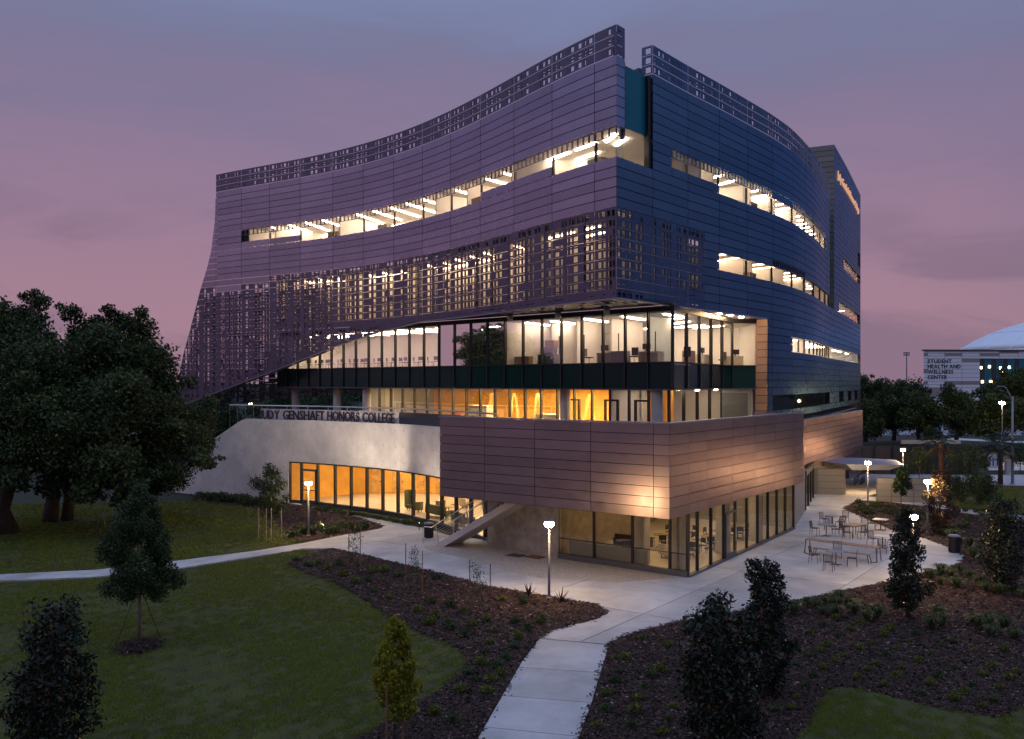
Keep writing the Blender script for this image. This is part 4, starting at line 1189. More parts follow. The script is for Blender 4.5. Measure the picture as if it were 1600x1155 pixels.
def grass(name, poly, n, label, h=(.035, .075), w=.010):
    q = scatter(poly, n); n = len(q)
    patch = .55 * lowfreq(q, 1.1, 3) + .55 * lowfreq(q, 4.5, 4) + .25 * (lowfreq(q, 14, 5) - .5)
    patch = np.clip((patch - .55) * 1.9 + .5, 0, 1)
    keep = rng.random(n) < np.clip(.12 + patch * 1.1, .1, 1); q = q[keep]; patch = patch[keep]; n = len(q)
    a = rng.uniform(0, 6.28, n); hh = rng.uniform(*h, n) * (.5 + 1.0 * np.clip(patch, 0, 1)); sc_ = np.clip(q[:, 1] / 30, .8, 2.2)
    ww = w * sc_
    base = np.c_[q, np.full(n, -.01)]
    side = np.c_[np.cos(a) * ww, np.sin(a) * ww, np.zeros(n)]
    lean = np.c_[rng.normal(0, .035, n), rng.normal(0, .035, n), hh]
    V = np.empty((n * 3, 3)); V[0::3] = base - side; V[1::3] = base + side; V[2::3] = base + lean
    tone = np.clip(.12 + .5 * patch + rng.normal(0, .18, n), 0, .86); tone = np.where(rng.random(n) < .06 + .16 * (patch < .3), .97, tone)
    return tag(link(name, np_mesh(name, V, 3, tone, 'grass_blade')), label, 'grass', None, 'stuff')
grass('grass', LAWN_A, 300000, 'mown lawn grass below the narrow footpath')
grass('grass', LAWN_B, 90000, 'dim lawn grass behind the narrow footpath under the oaks', h=(.05, .10), w=.014)
grass('grass', LAWN_C, 70000, 'lawn corner at the foot of the shrub bed')
grass('grass', LAWN_D, 12000, 'lawn strip beyond the far garden walk', h=(.05, .1), w=.02)
def chips(name, poly, n, label):
    q = scatter(poly, n); P = np.array(gpoly(poly)); m = n // 22
    i = rng.integers(0, len(P), m); t = rng.random(m)[:, None]; e = P[i] * (1 - t) + P[(i + 1) % len(P)] * t     # litter spilling over the bed edge
    q = np.vstack([q, e + rng.normal(0, .10, (m, 2))]); n = len(q)
    a = rng.uniform(0, 6.28, n); l = rng.uniform(.025, .07, n) * np.clip(q[:, 1] / 30, .9, 1.8); w = l * rng.uniform(.25, .6, n)
    c = np.c_[q, rng.uniform(.034, .055, n)]
    d = np.c_[np.cos(a) * l, np.sin(a) * l, rng.normal(0, .012, n)]; s = np.c_[-np.sin(a) * w, np.cos(a) * w, rng.normal(0, .008, n)]
    V = np.empty((n * 4, 3)); V[0::4] = c - d - s; V[1::4] = c + d - s; V[2::4] = c + d + s; V[3::4] = c - d + s
    tone = np.clip(np.abs(rng.normal(0, .38, n)), 0, 1)
    return tag(link(name, np_mesh(name, V, 4, tone, 'chip')), label, 'mulch', None, 'stuff')
chips('mulch_chips', BED_A, 60000, 'bark mulch in the curved bed beside the lawn')
chips('mulch_chips', BED_B, 110000, 'bark mulch in the wide bed below the plaza')
chips('mulch_chips', BED_C, 7000, 'bark mulch in the pointed bed by the lounge door')
ringp = []
q = rng.normal(0, .38, (2600, 2)); V = []
n = len(q); c = np.c_[ring.x + q[:, 0] * .8, ring.y + q[:, 1], rng.uniform(.02, .08, n)]; a = rng.uniform(0, 6.28, n)
d = np.c_[np.cos(a) * .05, np.sin(a) * .05, rng.normal(0, .02, n)]; s_ = np.c_[-np.sin(a) * .02, np.cos(a) * .02, rng.normal(0, .01, n)]
V = np.empty((n * 4, 3)); V[0::4] = c - d - s_; V[1::4] = c + d - s_; V[2::4] = c + d + s_; V[3::4] = c - d + s_
tag(link('mulch_chips', np_mesh('mulch_chips', V, 4, np.abs(rng.normal(0, .4, n)).clip(0, 1), 'chip')), 'ring of bark mulch round the young tree on the lawn', 'mulch', None, 'stuff')

# ================================================================== LETTERS
def glyph(ch, size, extrude, bold=.0):
    c = bpy.data.curves.new('glyph', 'FONT'); c.body = ch; c.size = size; c.extrude = extrude; c.offset = bold; c.resolution_u = 2
    o = bpy.data.objects.new('glyph', c); col.objects.link(o)
    me = bpy.data.meshes.new_from_object(o.evaluated_get(bpy.context.evaluated_depsgraph_get()))
    bpy.data.objects.remove(o); bpy.data.curves.remove(c)
    return me
GC = {}
def letters(root, text, place, total, size, extrude, m, bold=0.0, squeeze=1.0, track=.06):
    """separate raised letters; place(t) -> (origin, x direction) at distance t along the sign"""
    items = []; x = 0
    for ch in text:
        if ch == ' ': x += size * .34 * squeeze; continue
        k = (ch, size, extrude, bold)
        if k not in GC:
            me = glyph(ch, size, extrude, bold); xs = [v.co.x for v in me.vertices]; GC[k] = (me, min(xs), max(xs))
        me, a, b_ = GC[k]; items.append((me, x - a * squeeze)); x += (b_ - a) * squeeze + size * track
    f = total / x
    for me, px in items:
        p, d = place(px * f)
        mm = me
        if not mm.materials: mm.materials.append(MATS[m])
        o = bpy.data.objects.new('letter', mm); col.objects.link(o); o.parent = root
        ang = math.atan2(d[1], d[0]); o.location = Vector(p) - root.location
        o.rotation_euler = (R(90), 0, ang); o.scale = (squeeze * f, 1, 1)
sa, sb = WP.s_px(405), WP.s_px(614.5)
sg = empty('building_sign', WP.p(sa, 6.63, -.1), 'raised plum capital letters spelling the college name on the concrete parapet', 'sign')
def place(t):
    s = sa + t; return WP.p(s, 6.66, -.10), WP.dir(s)
letters(sg, 'JUDY GENSHAFT HONORS COLLEGE', place, sb - sa, 1.02, .035, 'letter_plum', .012)
sa2, sb2 = RF.s_px(1307.5), RF.s_px(1341)
sg = empty('building_sign', RF.p(sa2, 30.4, .05), 'glowing orange lettering high on the stair block', 'sign')
def place(t):
    s = sa2 + t; return RF.p(s, 30.55, .10), RF.dir(s)
letters(sg, 'Judy Genshaft Honors College', place, sb2 - sa2, 1.15, .05, 'sign_letter', .0)

# ================================================================== STAIR
st = empty('outdoor_stair', ground(683, 853), 'concrete outdoor stair with steel cable railings rising under the plum box', 'stair')
S0 = ground(684, 853).xy - Rd * .0; sd = -Ld; N_ST = 21; RISE, RUN = .165, .29; WID = 1.5
P0 = S0
body = MB(); prof = []
for i in range(N_ST):
    a = P0 + sd * RUN * i
    q = MB(); cpt = a + sd * RUN / 2 + Rd * WID / 2
    q.box((cpt.x, cpt.y, RISE * (i + 1) - RISE / 2 + .03), (RUN + .03, WID, RISE), math.atan2(sd.y, sd.x)); q.build('step', 'pale_concrete', st)
L_ = RUN * N_ST; a = P0; b_ = P0 + sd * L_
for off in (-.06, WID + .06):
    pa, pb = a + Rd * off, b_ + Rd * off
    V = []
    for o in (-.06, .06):
        qa, qb = pa + Rd * o, pb + Rd * o
        V += [(qa.x, qa.y, .03), ((qa + sd * .55).x, (qa + sd * .55).y, .03), (qb.x, qb.y, RISE * N_ST - .36), (qb.x, qb.y, RISE * N_ST + .06), (qa.x, qa.y, .12)]
    MB().add(V, [(0, 1, 2, 3, 4), (9, 8, 7, 6, 5), (0, 5, 6, 1), (1, 6, 7, 2), (2, 7, 8, 3), (3, 8, 9, 4), (4, 9, 5, 0)]).build('stringer', 'concrete', st)
V = []
for o in (0, WID):
    qa, qb = a + Rd * o + sd * .55, b_ + Rd * o
    V += [(qa.x, qa.y, .05), (qb.x, qb.y, RISE * N_ST - .34), (qb.x, qb.y, RISE * N_ST - .2), (qa.x, qa.y, .15)]
MB().add(V, [(0, 4, 5, 1), (1, 5, 6, 2), (3, 2, 6, 7), (0, 3, 7, 4)]).build('stair_soffit', 'concrete', st)
for off in (.02, WID - .02):
    tops = []
    for k in range(0, N_ST, 4):
        p = P0 + sd * RUN * (k + .3) + Rd * off; z = RISE * (k + 1); top = Vector((p.x, p.y, z + 1.05)) - Vector((sd.x, sd.y, 0)) * .28
        MB().tube([(p.x, p.y, z), top], .028, 6).build('rail_post', 'steel', st); tops.append(top)
    dz = Vector((sd.x * RUN, sd.y * RUN, RISE))
    hr = [tops[0] - dz * 1.2, tops[0]] + tops[1:]
    MB().tube(hr, .032, 6).build('handrail', 'steel', st)
    for j in range(1, 7):
        f = j / 7.5
        MB().tube([(tops[0] - Vector((0, 0, 1.05 * f)) + Vector((sd.x, sd.y, 0)) * .28 * f), (tops[-1] - Vector((0, 0, 1.05 * f)) + Vector((sd.x, sd.y, 0)) * .28 * f)], .009, 4).build('cable', 'steel', st)
p = ground(661, 850); MB().tube([p, p + Vector((0, 0, .95)), p + Vector((.08, 0, 1.02)), p + Vector((.45, -.1, 1.02))], .026, 6).build('rail_post', 'steel', st)

# ================================================================== SITE FURNITURE
def lamp_post(px, py, label, hgt=3.42):
    b = ground(px, py, .0)
    o = empty('lamp_post', b, label, 'lamp post', 'globe lamp posts round the plaza')
    if not hasattr(lamp_post, 'm'):
        m = {}
        m['pole'] = MB().tube([(0, 0, 0), (0, 0, 1.2), (0, 0, hgt - .30)], [.062, .055, .045], 12).mesh('pole', 'pole_grey', True)
        m['base_plate'] = MB().lathe((0, 0, 0), [(.14, 0), (.14, .04), (.09, .07), (.085, .16)], 14).mesh('base_plate', 'pole_grey')
        m['neck'] = MB().lathe((0, 0, hgt - .31), [(.05, 0), (.12, .05), (.13, .075)], 14).mesh('neck', 'pole_grey')
        m['globe'] = MB().lathe((0, 0, hgt - .235), [(.13, 0), (.19, .04), (.215, .12), (.19, .20), (.13, .235)], 18).mesh('globe', 'lamp_globe', True)
        m['cap'] = MB().lathe((0, 0, hgt), [(.26, 0), (.26, .022), (.07, .055), (.02, .075)], 18).mesh('cap', 'pole_grey')
        lamp_post.m = m
    for k, me in lamp_post.m.items(): link(k, me, o, False)
    return o
lamp_post(858, 935, 'globe lamp post in the curved bed before the stained concrete wall')
lamp_post(482, 838, 'globe lamp post in the pointed bed by the lounge door')
lamp_post(1356, 789, 'globe lamp post before the entrance canopy')
lamp_post(1449.5, 834, 'globe lamp post beside the reddish magnolia')
lamp_post(1427, 918, 'globe lamp post whose pole hides behind the magnolia by the tables')
lamp_post(1411, 758, 'globe lamp post beyond the canopy near the pale beam')

# flood lamps in the pointed bed that wash the concrete wall
def flood(px, py, aim, label, w):
    b = ground(px, py, .0); o = empty('flood_lamp', b, label, 'flood lamp', 'flood lamps washing the concrete wall')
    d = (Vector(aim) - b - Vector((0, 0, .35))).normalized(); h = Vector((0, 0, .35))
    MB().tube([(0, 0, 0), (0, 0, .30)], .03, 6).build('stem', 'black_metal', o, False, False)
    MB().tube([h - d * .12, h + d * .12], .09, 12).build('housing', 'black_metal', o, False, False)
    MB().tube([h + d * .121, h + d * .128], .075, 12).build('lens', 'far_white_lamp', o, False, False)
    L = bpy.data.lights.new('flood_beam', 'SPOT'); L.energy = w; L.color = (1, .79, .58); L.spot_size = R(64); L.spot_blend = .9; L.shadow_soft_size = .08
    lo = bpy.data.objects.new('beam', L); col.objects.link(lo); lo.parent = o; lo.location = h + d * .16
    lo.rotation_euler = d.to_track_quat('-Z', 'Y').to_euler()
flood(508, 833, WP.p(WP.s_px(500), 6.4), 'small flood lamp near the lamp post of the pointed bed', 3400)
flood(575, 826, WP.p(WP.s_px(585), 6.6), 'small flood lamp at the tip of the pointed bed', 2900)
flood(655, 829, WP.p(WP.s_px(668), 6.6), 'small flood lamp in the strip below the lounge glazing', 700)

def bin_(px, py, label, h=1.0, r=.30):
    b = ground(px, py); o = empty('litter_bin', b + Vector((0, 0, .03)), label, 'bin')
    MB().lathe((0, 0, 0), [(r * .86, 0), (r * .9, .05), (r, h * .86), (r, h * .9)], 20).build('body', 'black_metal', o, False, False)
    for k in range(20):
        t = 2 * math.pi * k / 20
        MB().box((r * 1.0 * math.cos(t), r * 1.0 * math.sin(t), h * .45), (.02, .05, h * .8), t).build('slat', 'black_metal', o, False, False)
    MB().lathe((0, 0, h * .9), [(r * 1.08, 0), (r * 1.08, .05), (r * .75, .10), (r * .5, .10)], 20).build('lid', 'grey_plastic', o, False, False)
bin_(1491, 864, 'round dark slatted litter bin at the plaza edge'); bin_(670, 841, 'round dark litter bin behind the stair foot', .95, .28)

def chair_proto():
    o = empty('patio_chair', (0, 0, 0))
    t = .013
    for sx in (-1, 1):
        MB().tube([(sx * .24, .22, 0), (sx * .215, .20, .45)], t, 6).build('leg', 'chair_metal', o, False, False)
        MB().tube([(sx * .24, -.26, 0), (sx * .215, -.21, .45), (sx * .21, -.27, .86)], t, 6).build('leg', 'chair_metal', o, False, False)
    s = MB(); s.tube([(-.22, .22, .44), (.22, .22, .44), (.21, -.21, .44), (-.21, -.21, .44), (-.22, .22, .44)], .012, 5); s.build('seat_frame', 'chair_metal', o, False, False)
    for k in range(7):
        x = -.19 + k * .0633
        MB().box((x, 0, .455), (.042, .42, .012)).build('seat_slat', 'chair_metal', o, False, False)
        MB().tube([(x, -.215, .50), (x, -.268, .84)], .011, 4).build('back_slat', 'chair_metal', o, False, False)
    MB().tube([(-.21, -.27, .86), (.21, -.27, .86)], .015, 6).build('back_rail', 'chair_metal', o, False, False)
    MB().tube([(-.21, -.215, .50), (.21, -.215, .50)], .012, 6).build('back_rail', 'chair_metal', o, False, False)
    return o
CH = chair_proto(); ch_used = [False]
def chair(px, py, face, label, group):
    if ch_used[0]: o = copy_tree(CH)
    else: o = CH; ch_used[0] = True
    b = ground(px, py, .03); o.location = b; o.scale = (1.0, 1.0, 1.0)
    d = Vector(face) - b.xy
    o.rotation_euler = (0, 0, math.atan2(d.y, d.x) - math.pi / 2)
    tag(o, label, 'chair', group)
def table(px, py, m, label, size=(.82, .82), rz=.9, h=.74, four=False, wood=False):
    b = ground(px, py, .03); o = empty('patio_table', b, label, 'table', 'patio tables on the plaza'); o.rotation_euler = (0, 0, rz)
    if wood:
        n = 6
        for k in range(n):
            w = size[1] / n; MB().box((0, -size[1] / 2 + w * (k + .5), h - .02), (size[0], w - .012, .035)).build('plank', m, o, False, False)
        MB().box((0, 0, h - .065), (size[0] - .2, size[1] - .2, .05)).build('apron', 'chair_metal', o, False, False)
    else:
        MB().prism([(x * size[0] / 2, y * size[1] / 2) for x, y in ((-1, -.94), (-.94, -1), (.94, -1), (1, -.94), (1, .94), (.94, 1), (-.94, 1), (-1, .94))], h - .03, h).build('table_top', m, o, False, False)
    if four or wood:
        for sx in (-1, 1):
            for sy in (-1, 1): MB().tube([(sx * (size[0] / 2 - .10), sy * (size[1] / 2 - .1), 0), (sx * (size[0] / 2 - .12), sy * (size[1] / 2 - .12), h - .04)], .026, 6).build('leg', 'chair_metal', o, False, False)
    else:
        MB().tube([(0, 0, .03), (0, 0, h - .03)], .035, 8).build('pedestal', 'chair_metal', o, False, False)
        for k in range(4):
            t = math.pi / 2 * k + .78; MB().tube([(0, 0, .05), (.33 * math.cos(t), .33 * math.sin(t), .015)], .022, 5).build('foot', 'chair_metal', o, False, False)
    return b.xy
T1 = table(1301, 823, 'table_blue', 'square grey table farthest towards the canopy')
T2 = table(1291, 838, 'table_blue', 'square blue-grey table beside the long bench table')
T3 = table(1335, 838, 'table_wood', 'oblong timber table in the middle of the plaza seating', (1.5, .85), .62, wood=True)
T4 = table(1376, 829, 'table_white', 'pale square table next to the planting bed corner')
T5 = table(1379, 857, 'table_white', 'pale square table partly behind the columnar magnolia')
T6 = table(1306, 883, 'table_blue', 'square blue-grey table in front of the long bench table')
TT = {1: (T1, 'the farthest grey table'), 2: (T2, 'the blue-grey table behind the bench table'), 3: (T3, 'the oblong timber table'), 4: (T4, 'the pale table by the bed corner'),
      5: (T5, 'the pale table behind the magnolia'), 6: (T6, 'the blue-grey table before the bench table')}
for px, py, t, side in ((1288, 821, 1, 'glass side'), (1319, 818, 1, 'canopy side'), (1313, 826, 1, 'near side'), (1273, 836, 2, 'glass side'), (1308, 838, 2, 'timber table side'), (1294, 829, 2, 'canopy side'),
                        (1319, 834, 3, 'glass side'), (1324, 843, 3, 'near left corner'), (1348, 843, 3, 'near right corner'), (1349, 832, 3, 'far side'), (1362, 828, 4, 'glass side'), (1389, 830, 4, 'bed side'), (1376, 822, 4, 'canopy side'),
                        (1364, 853, 5, 'glass side'), (1378, 865, 5, 'near side'), (1396, 856, 5, 'bin side'), (1273, 879, 6, 'glass side'), (1295, 892, 6, 'near side'), (1331, 885, 6, 'bed side'), (1308, 872, 6, 'bench side')):
    chair(px, py, TT[t][0], 'metal chair at the %s of %s' % (side, TT[t][1]), 'metal chairs on the plaza')
# long bench table
A, B = ground(1258, 864, .03), ground(1371, 879, .03); ln = (B - A).length; ang = math.atan2((B - A).y, (B - A).x)
bt = empty('bench_table', A.lerp(B, .5), 'long timber table with slanted steel frames and an attached bench', 'table'); bt.rotation_euler = (0, 0, ang)
for k in range(5): MB().box((0, -.26 + .13 * k + .25, .76), (ln, .12, .04)).build('plank', 'table_wood', bt, False, False)
for k in range(3): MB().box((.25, -.62 + .11 * k, .45), (ln - .9, .10, .035)).build('bench_plank', 'table_wood', bt, False, False)
for sx in (-1, 1):
    x = sx * (ln / 2 - .06)
    MB().tube([(x + sx * .06, -.08, 0), (x, -.02, .73), (x, .52, .73), (x + sx * .06, .58, 0)], .032, 6).build('leg_frame', 'chair_metal', bt, False, False)
    x2 = sx * (ln / 2 - .55) + .25
    MB().tube([(x2 + sx * .1, -.72, 0), (x2, -.66, .42), (x2, -.36, .42), (x2 + sx * .1, -.30, 0)], .026, 6).build('leg_frame', 'chair_metal', bt, False, False)
    MB().tube([(x + sx * .06, -.08, .02), (x2 + sx * .1, -.5, .02)], .025, 5).build('stretcher', 'chair_metal', bt, False, False)

# access covers in the pebble strip
for i, (px, py, lab) in enumerate(((806, 868, 'flat grey utility cover beside the stained wall'), (836, 870.5, 'rusty brown utility cover nearer the lamp post'))):
    b = ground(px, py, .04); cv = empty('utility_cover', b, lab, 'cover'); cv.rotation_euler = (0, 0, math.atan2(Ld.y, Ld.x))
    MB().box((0, 0, .02), (.85, .6, .03)).build('lid', 'sill_metal' if i == 0 else 'stake_wood', cv, False, False); MB().box((0, 0, .005), (.97, .72, .02)).build('rim', 'chair_metal', cv, False, False)

# ================================================================== CANOPY AND WALLS BY THE ENTRANCE
cn = empty('entrance_canopy', ground(1300, 771), 'folded metal entrance canopy carried on two clad walls', 'canopy')
def K(px, py, Y): return at(px, py, Y)
top = [K(1288, 723, 79), K(1320, 716, 88), K(1405, 720, 84), K(1412, 731, 72), K(1330, 737, 71), K(1322, 724, 71.5)]
zc = 2.5
ct = [(26.6, 77.5, 2.75), (31.5, 87, 2.25), (36.9, 84, 2.2), (32.7, 73, 2.72), (27.6, 72.2, 2.86)]
cb = [(26.8, 77.2, 2.3), (31.5, 86.5, 2.0), (36.2, 83, 1.98), (32.0, 74.0, 2.2), (28.6, 73.4, 2.25)]
MB().add(ct + cb, [(4, 3, 2, 1, 0)]).build('roof_sheet', 'table_blue', cn)
MB().add(ct + cb, [(0, 5, 9, 4)]).build('fascia', 'grey_cloth', cn)
MB().add(ct + cb, [(4, 9, 8, 3)]).build('fascia', 'far_white', cn)
MB().add(ct + cb, [(3, 8, 7, 2), (2, 7, 6, 1)]).build('fascia', 'grey_cloth', cn)
MB().add(ct + cb, [(5, 6, 7, 8, 9)]).build('soffit', 'white_soffit', cn)
for x, y in ((28.2, 75.4), (29.2, 76.4), (31.2, 75.8), (30.4, 75.0)):
    MB().lathe((x, y, 2.13), [(.11, 0), (.11, .04)], 10).build('downlight', 'downlight', cn)
def clad_wall(name, p0, p1, t, h, rows, parent, m):
    d = (Vector(p1) - Vector(p0)); rz = math.atan2(d.y, d.x)
    c = Vector(p0).lerp(Vector(p1), .5)
    MB().box((c.x, c.y, h / 2), (d.length - .06, t - .06, h - .02), rz).build(name, 'dark_backing', parent)
    for k in range(rows):
        z = h * (k + .5) / rows
        MB().box((c.x, c.y, z), (d.length, t, h / rows - .025), rz).build('panel', m, parent)
clad_wall('support_wall', (26.3, 75.3), (28.55, 75.0), .5, 2.2, 4, cn, 'grey_cloth')
clad_wall('support_wall', (29.4, 70.4), (33.2, 70.0), .5, 1.95, 4, cn, 'grey_cloth')
sw = empty('garden_wall', ground(1440, 770), 'low clad garden wall with a sloping end behind the lamp post', 'wall')
MB().add([(33.4, 70.2, 0), (35.6, 71.4, 0), (33.4, 70.2, 1.7), (33.4, 70.8, 0), (35.6, 72.0, 0), (33.4, 70.8, 1.7)], [(0, 1, 2), (5, 4, 3), (0, 3, 4, 1), (1, 4, 5, 2), (2, 5, 3, 0)]).build('wall_end', 'table_blue', sw)
# bicycle rack under the canopy
rk = empty('bicycle_rack', ground(1343, 756), 'dark hooped bicycle rack beyond the canopy', 'rack'); rk.rotation_euler = (0, 0, 1.05)
for k in range(7):
    x = -1.5 + k * .5
    MB().tube([(x, -.25, 0), (x - .05, -.3, .7), (x, 0, .86), (x + .05, .3, .7), (x, .25, 0)], .028, 6).build('hoop', 'black_metal', rk, False, False)
for y in (-.25, .25): MB().tube([(-1.6, y, .03), (1.6, y, .03)], .025, 5).build('base_rail', 'black_metal', rk, False, False)
# dark screen wall and pale beam across the back
fw = empty('screen_wall', ground(1400, 740), 'dark panelled screen wall behind the canopy', 'wall')
px0 = 1346
fx = [ground(x, 741) for x in (1346, 1366, 1394, 1422, 1448, 1474, 1502)]
for i in range(len(fx) - 1):
    MB().obox(fx[i].xy + Vector((.04, 0)), fx[i + 1].xy - Vector((.04, 0)), .12, 0, 2.85).build('panel', 'purple_fence' if i % 2 else 'screen_fence', fw)
    MB().obox(fx[i + 1].xy - Vector((.09, .12)), fx[i + 1].xy + Vector((.09, -.12)), .16, 0, 3.0).build('post', 'black_metal', fw)
pb = empty('pergola_beam', ground(1450, 742), 'long pale beam over the dark screen wall', 'beam')
MB().obox(ground(1408, 736).xy, ground(1500, 736).xy, .35, 2.95, 3.35).build('beam', 'cream_fabric', pb)
for px in (1409, 1499): MB().obox(ground(px, 736).xy - Vector((.08, 0)), ground(px, 736).xy + Vector((.08, 0)), .2, 0, 2.95).build('post', 'black_metal', pb)
pl = empty('pillar', ground(1574.5, 742), 'small grey gate pillar by the street lamp', 'pillar'); MB().box((0, 0, .7), (.45, .45, 1.4)).build('shaft', 'column_concrete', pl, False, False); MB().box((0, 0, 1.45), (.55, .55, .1)).build('cap', 'column_concrete', pl, False, False)
sgn = empty('banner_stand', ground(1553, 735), 'white banner stand with blue marks beyond the garden', 'banner')
b = ground(1553, 735); MB().box((b.x, b.y, .95), (1.7, .05, 1.5)).build('banner', 'far_white', sgn)
for dx in (-.45, -.1, .35): MB().box((b.x + dx, b.y - .035, .95), (.13, .015, .9)).build('mark', 'sign_blue', sgn)
for dx in (-.32, .12): MB().box((b.x + dx, b.y - .038, 1.15), (.22, .015, .12)).build('mark', 'sign_blue', sgn)
for dx in (-.85, .85): MB().tube([(b.x + dx, b.y, 0), (b.x + dx, b.y, 1.75)], .03, 6).build('post', 'black_metal', sgn)

# street lamp with curved arm
b = ground(1582, 757); sl_ = empty('street_lamp', b, 'tall grey street lamp pole with a bent arm', 'street lamp')
MB().tube([(0, 0, 0), (0, 0, 4), (0, 0, 8.3)], [.14, .12, .09], 10).build('pole', 'pole_grey', sl_, True, False)
MB().tube([(0, 0, 7.7), (-.28, 0, 8.5), (-.62, 0, 9.12), (-.9, 0, 9.25)], [.07, .06, .05, .05], 8).build('arm', 'pole_grey', sl_, True, False)
MB().tube([(0, 0, 8.1), (-.22, 0, 8.5), (-.45, 0, 8.85)], .035, 6).build('brace', 'pole_grey', sl_, True, False)
MB().box((-1.1, 0, 9.26), (.55, .28, .10)).build('head', 'pole_grey', sl_, False, False)
MB().lathe((0, 0, 0), [(.24, 0), (.24, .06), (.16, .12)], 10).build('base_plate', 'pole_grey', sl_, False, False)

# ================================================================== FAR BUILDINGS
D0 = 250.0
def Z(y, Y): return EYE + (HZ - y) * Y / FPX
def Xp(px, Y): return (px - CX) / FPX * Y
hb = empty('health_center', (Xp(1442, D0), D0, 0), 'pale panelled health building with dark capital letters beyond the trees', 'building')
x0, x1 = Xp(1443, D0), Xp(1720, D0)
dirx = Vector((1, .045)).normalized()
HP = Plan([(x0, D0), (x0 + dirx.x * (x1 - x0), D0 + dirx.y * (x1 - x0))], -1)
MB().prism([HP.xy(.1, -.12), HP.xy(HP.L, -.12), (x1 + 40, D0 + 30), (x0 * (D0 + 25) / D0 + 1, D0 + 25)], 0, Z(547, D0)).build('body', 'far_tan', hb)
cols = [0] + [HP.s_px(x) for x in (1449, 1475.5, 1502.5)] + [HP.s_px(1530.5)]
zrows = [Z(y, D0) for y in (549, 552, 556.5, 560.5, 566, 571.5, 577, 583, 590, 596, 601, 606, 620, 690)]
tan = {(0, 1), (2, 1), (3, 3), (0, 6), (0, 9), (2, 9), (3, 9), (1, 11)}
for i in range(len(cols) - 1):
    for j in range(len(zrows) - 1):
        q = MB(); q.obox(HP.xy(cols[i] + .06, .05), HP.xy(cols[i + 1] - .06, .05), .3, zrows[j + 1] + .05, zrows[j] - .04); q.build('panel', 'far_tan' if (i, j) in tan else 'far_white', hb)
for i in range(6):
    a, e = cols[-1] + i * (HP.L - cols[-1]) / 6, cols[-1] + (i + 1) * (HP.L - cols[-1]) / 6
    for j in range(3):
        MB().obox(HP.xy(a + .06, .05), HP.xy(e - .06, .05), .3, zrows[j + 1] + .05, zrows[j] - .04).build('panel', 'far_tan' if (i + j) % 4 == 1 else 'far_white', hb)
for i, px in enumerate(range(1531, 1700, 9)):
    q = MB(); a, e = HP.s_px(px), HP.s_px(px + 8.2); q.obox(HP.xy(a, -.1), HP.xy(e, -.1), .1, 4, Z(560.5, D0)); q.build('window_pane', 'far_glass' if i % 2 == 0 else 'teal_glass', hb)
MB().obox(HP.xy(-.3, .0), HP.xy(HP.L, .0), 1.0, Z(548.5, D0), Z(546.3, D0)).build('coping', 'sill_metal', hb)
for px, y, w in ((1533, 574.5, 4), (1546, 573, 5), (1563, 575, 4), (1577, 574, 5), (1535, 596.5, 5), (1548, 596.5, 6), (1566, 583, 3)):
    p = at(px, y, D0); s = HP.s_px(px); MB().box((*HP.xy(s, .02), p.z), (w * .12, .1, .7)).build('window_lamp', 'far_lamp', hb)
tx = empty('wall_lettering', HP.p(HP.s_px(1449), Z(566, D0), .2), 'four lines of dark capital letters on the pale health building', 'sign')
for i, (t, y, xe) in enumerate((('STUDENT', 567.3, 1487), ('HEALTH AND', 575.4, 1501), ('WELLNESS', 583.8, 1489.5), ('CENTER', 592.2, 1480))):
    a, e = HP.s_px(1449), HP.s_px(xe)
    def place(tt, a=a, y=y): return HP.p(a + tt, Z(y, D0), .24), HP.dir(a + tt)
    letters(tx, t, place, e - a, 1.5, .04, 'letter_dark', .03, track=.10)
dm = empty('dome', (Xp(1668, 330), 330, 0), 'pale ribbed dome roof rising behind the health building', 'dome')
rd = Xp(1668, 330) - Xp(1512, 330); zb_ = Z(548, 330); ht = Z(497, 330) - zb_
Rs = (rd * rd + ht * ht) / (2 * ht)
prof = []
for t in np.linspace(0, 1, 14):
    r = rd * (1 - t); prof.append((max(r, .02), math.sqrt(Rs * Rs - r * r) - (Rs - ht)))
MB().lathe((0, 0, zb_), prof, 48).build('shell', 'dome_white', dm, True, False)
MB().lathe((0, 0, 0), [(rd, 0), (rd, zb_)], 48).build('drum', 'far_white', dm, True, False)
for k in range(24):
    t = 2 * math.pi * k / 24
    MB().tube([(r * math.cos(t), r * math.sin(t), zb_ + z + .05) for r, z in prof[::2]], .16, 4).build('rib', 'far_white', dm, False, False)
for zz in (4, 8):
    r, z = prof[zz]; MB().tube([(r * math.cos(t), r * math.sin(t), zb_ + z + .05) for t in np.linspace(0, 2 * math.pi, 49)], .14, 4).build('rib', 'far_white', dm, False, False)
b = (Xp(1416.5, 300), 300, 0); fm = empty('floodlight_mast', b, 'slim sports floodlight mast against the pink sky', 'mast')
MB().tube([(0, 0, 0), (0, 0, Z(552, 300))], [.3, .18], 8).build('pole', 'pole_grey', fm, False, False)
for i in range(3):
    for j in range(2): MB().box((-.75 + .75 * i, 0, Z(551.5 + 3.2 * j, 300)), (.62, .3, .5)).build('lamp_box', 'pole_grey', fm, False, False)

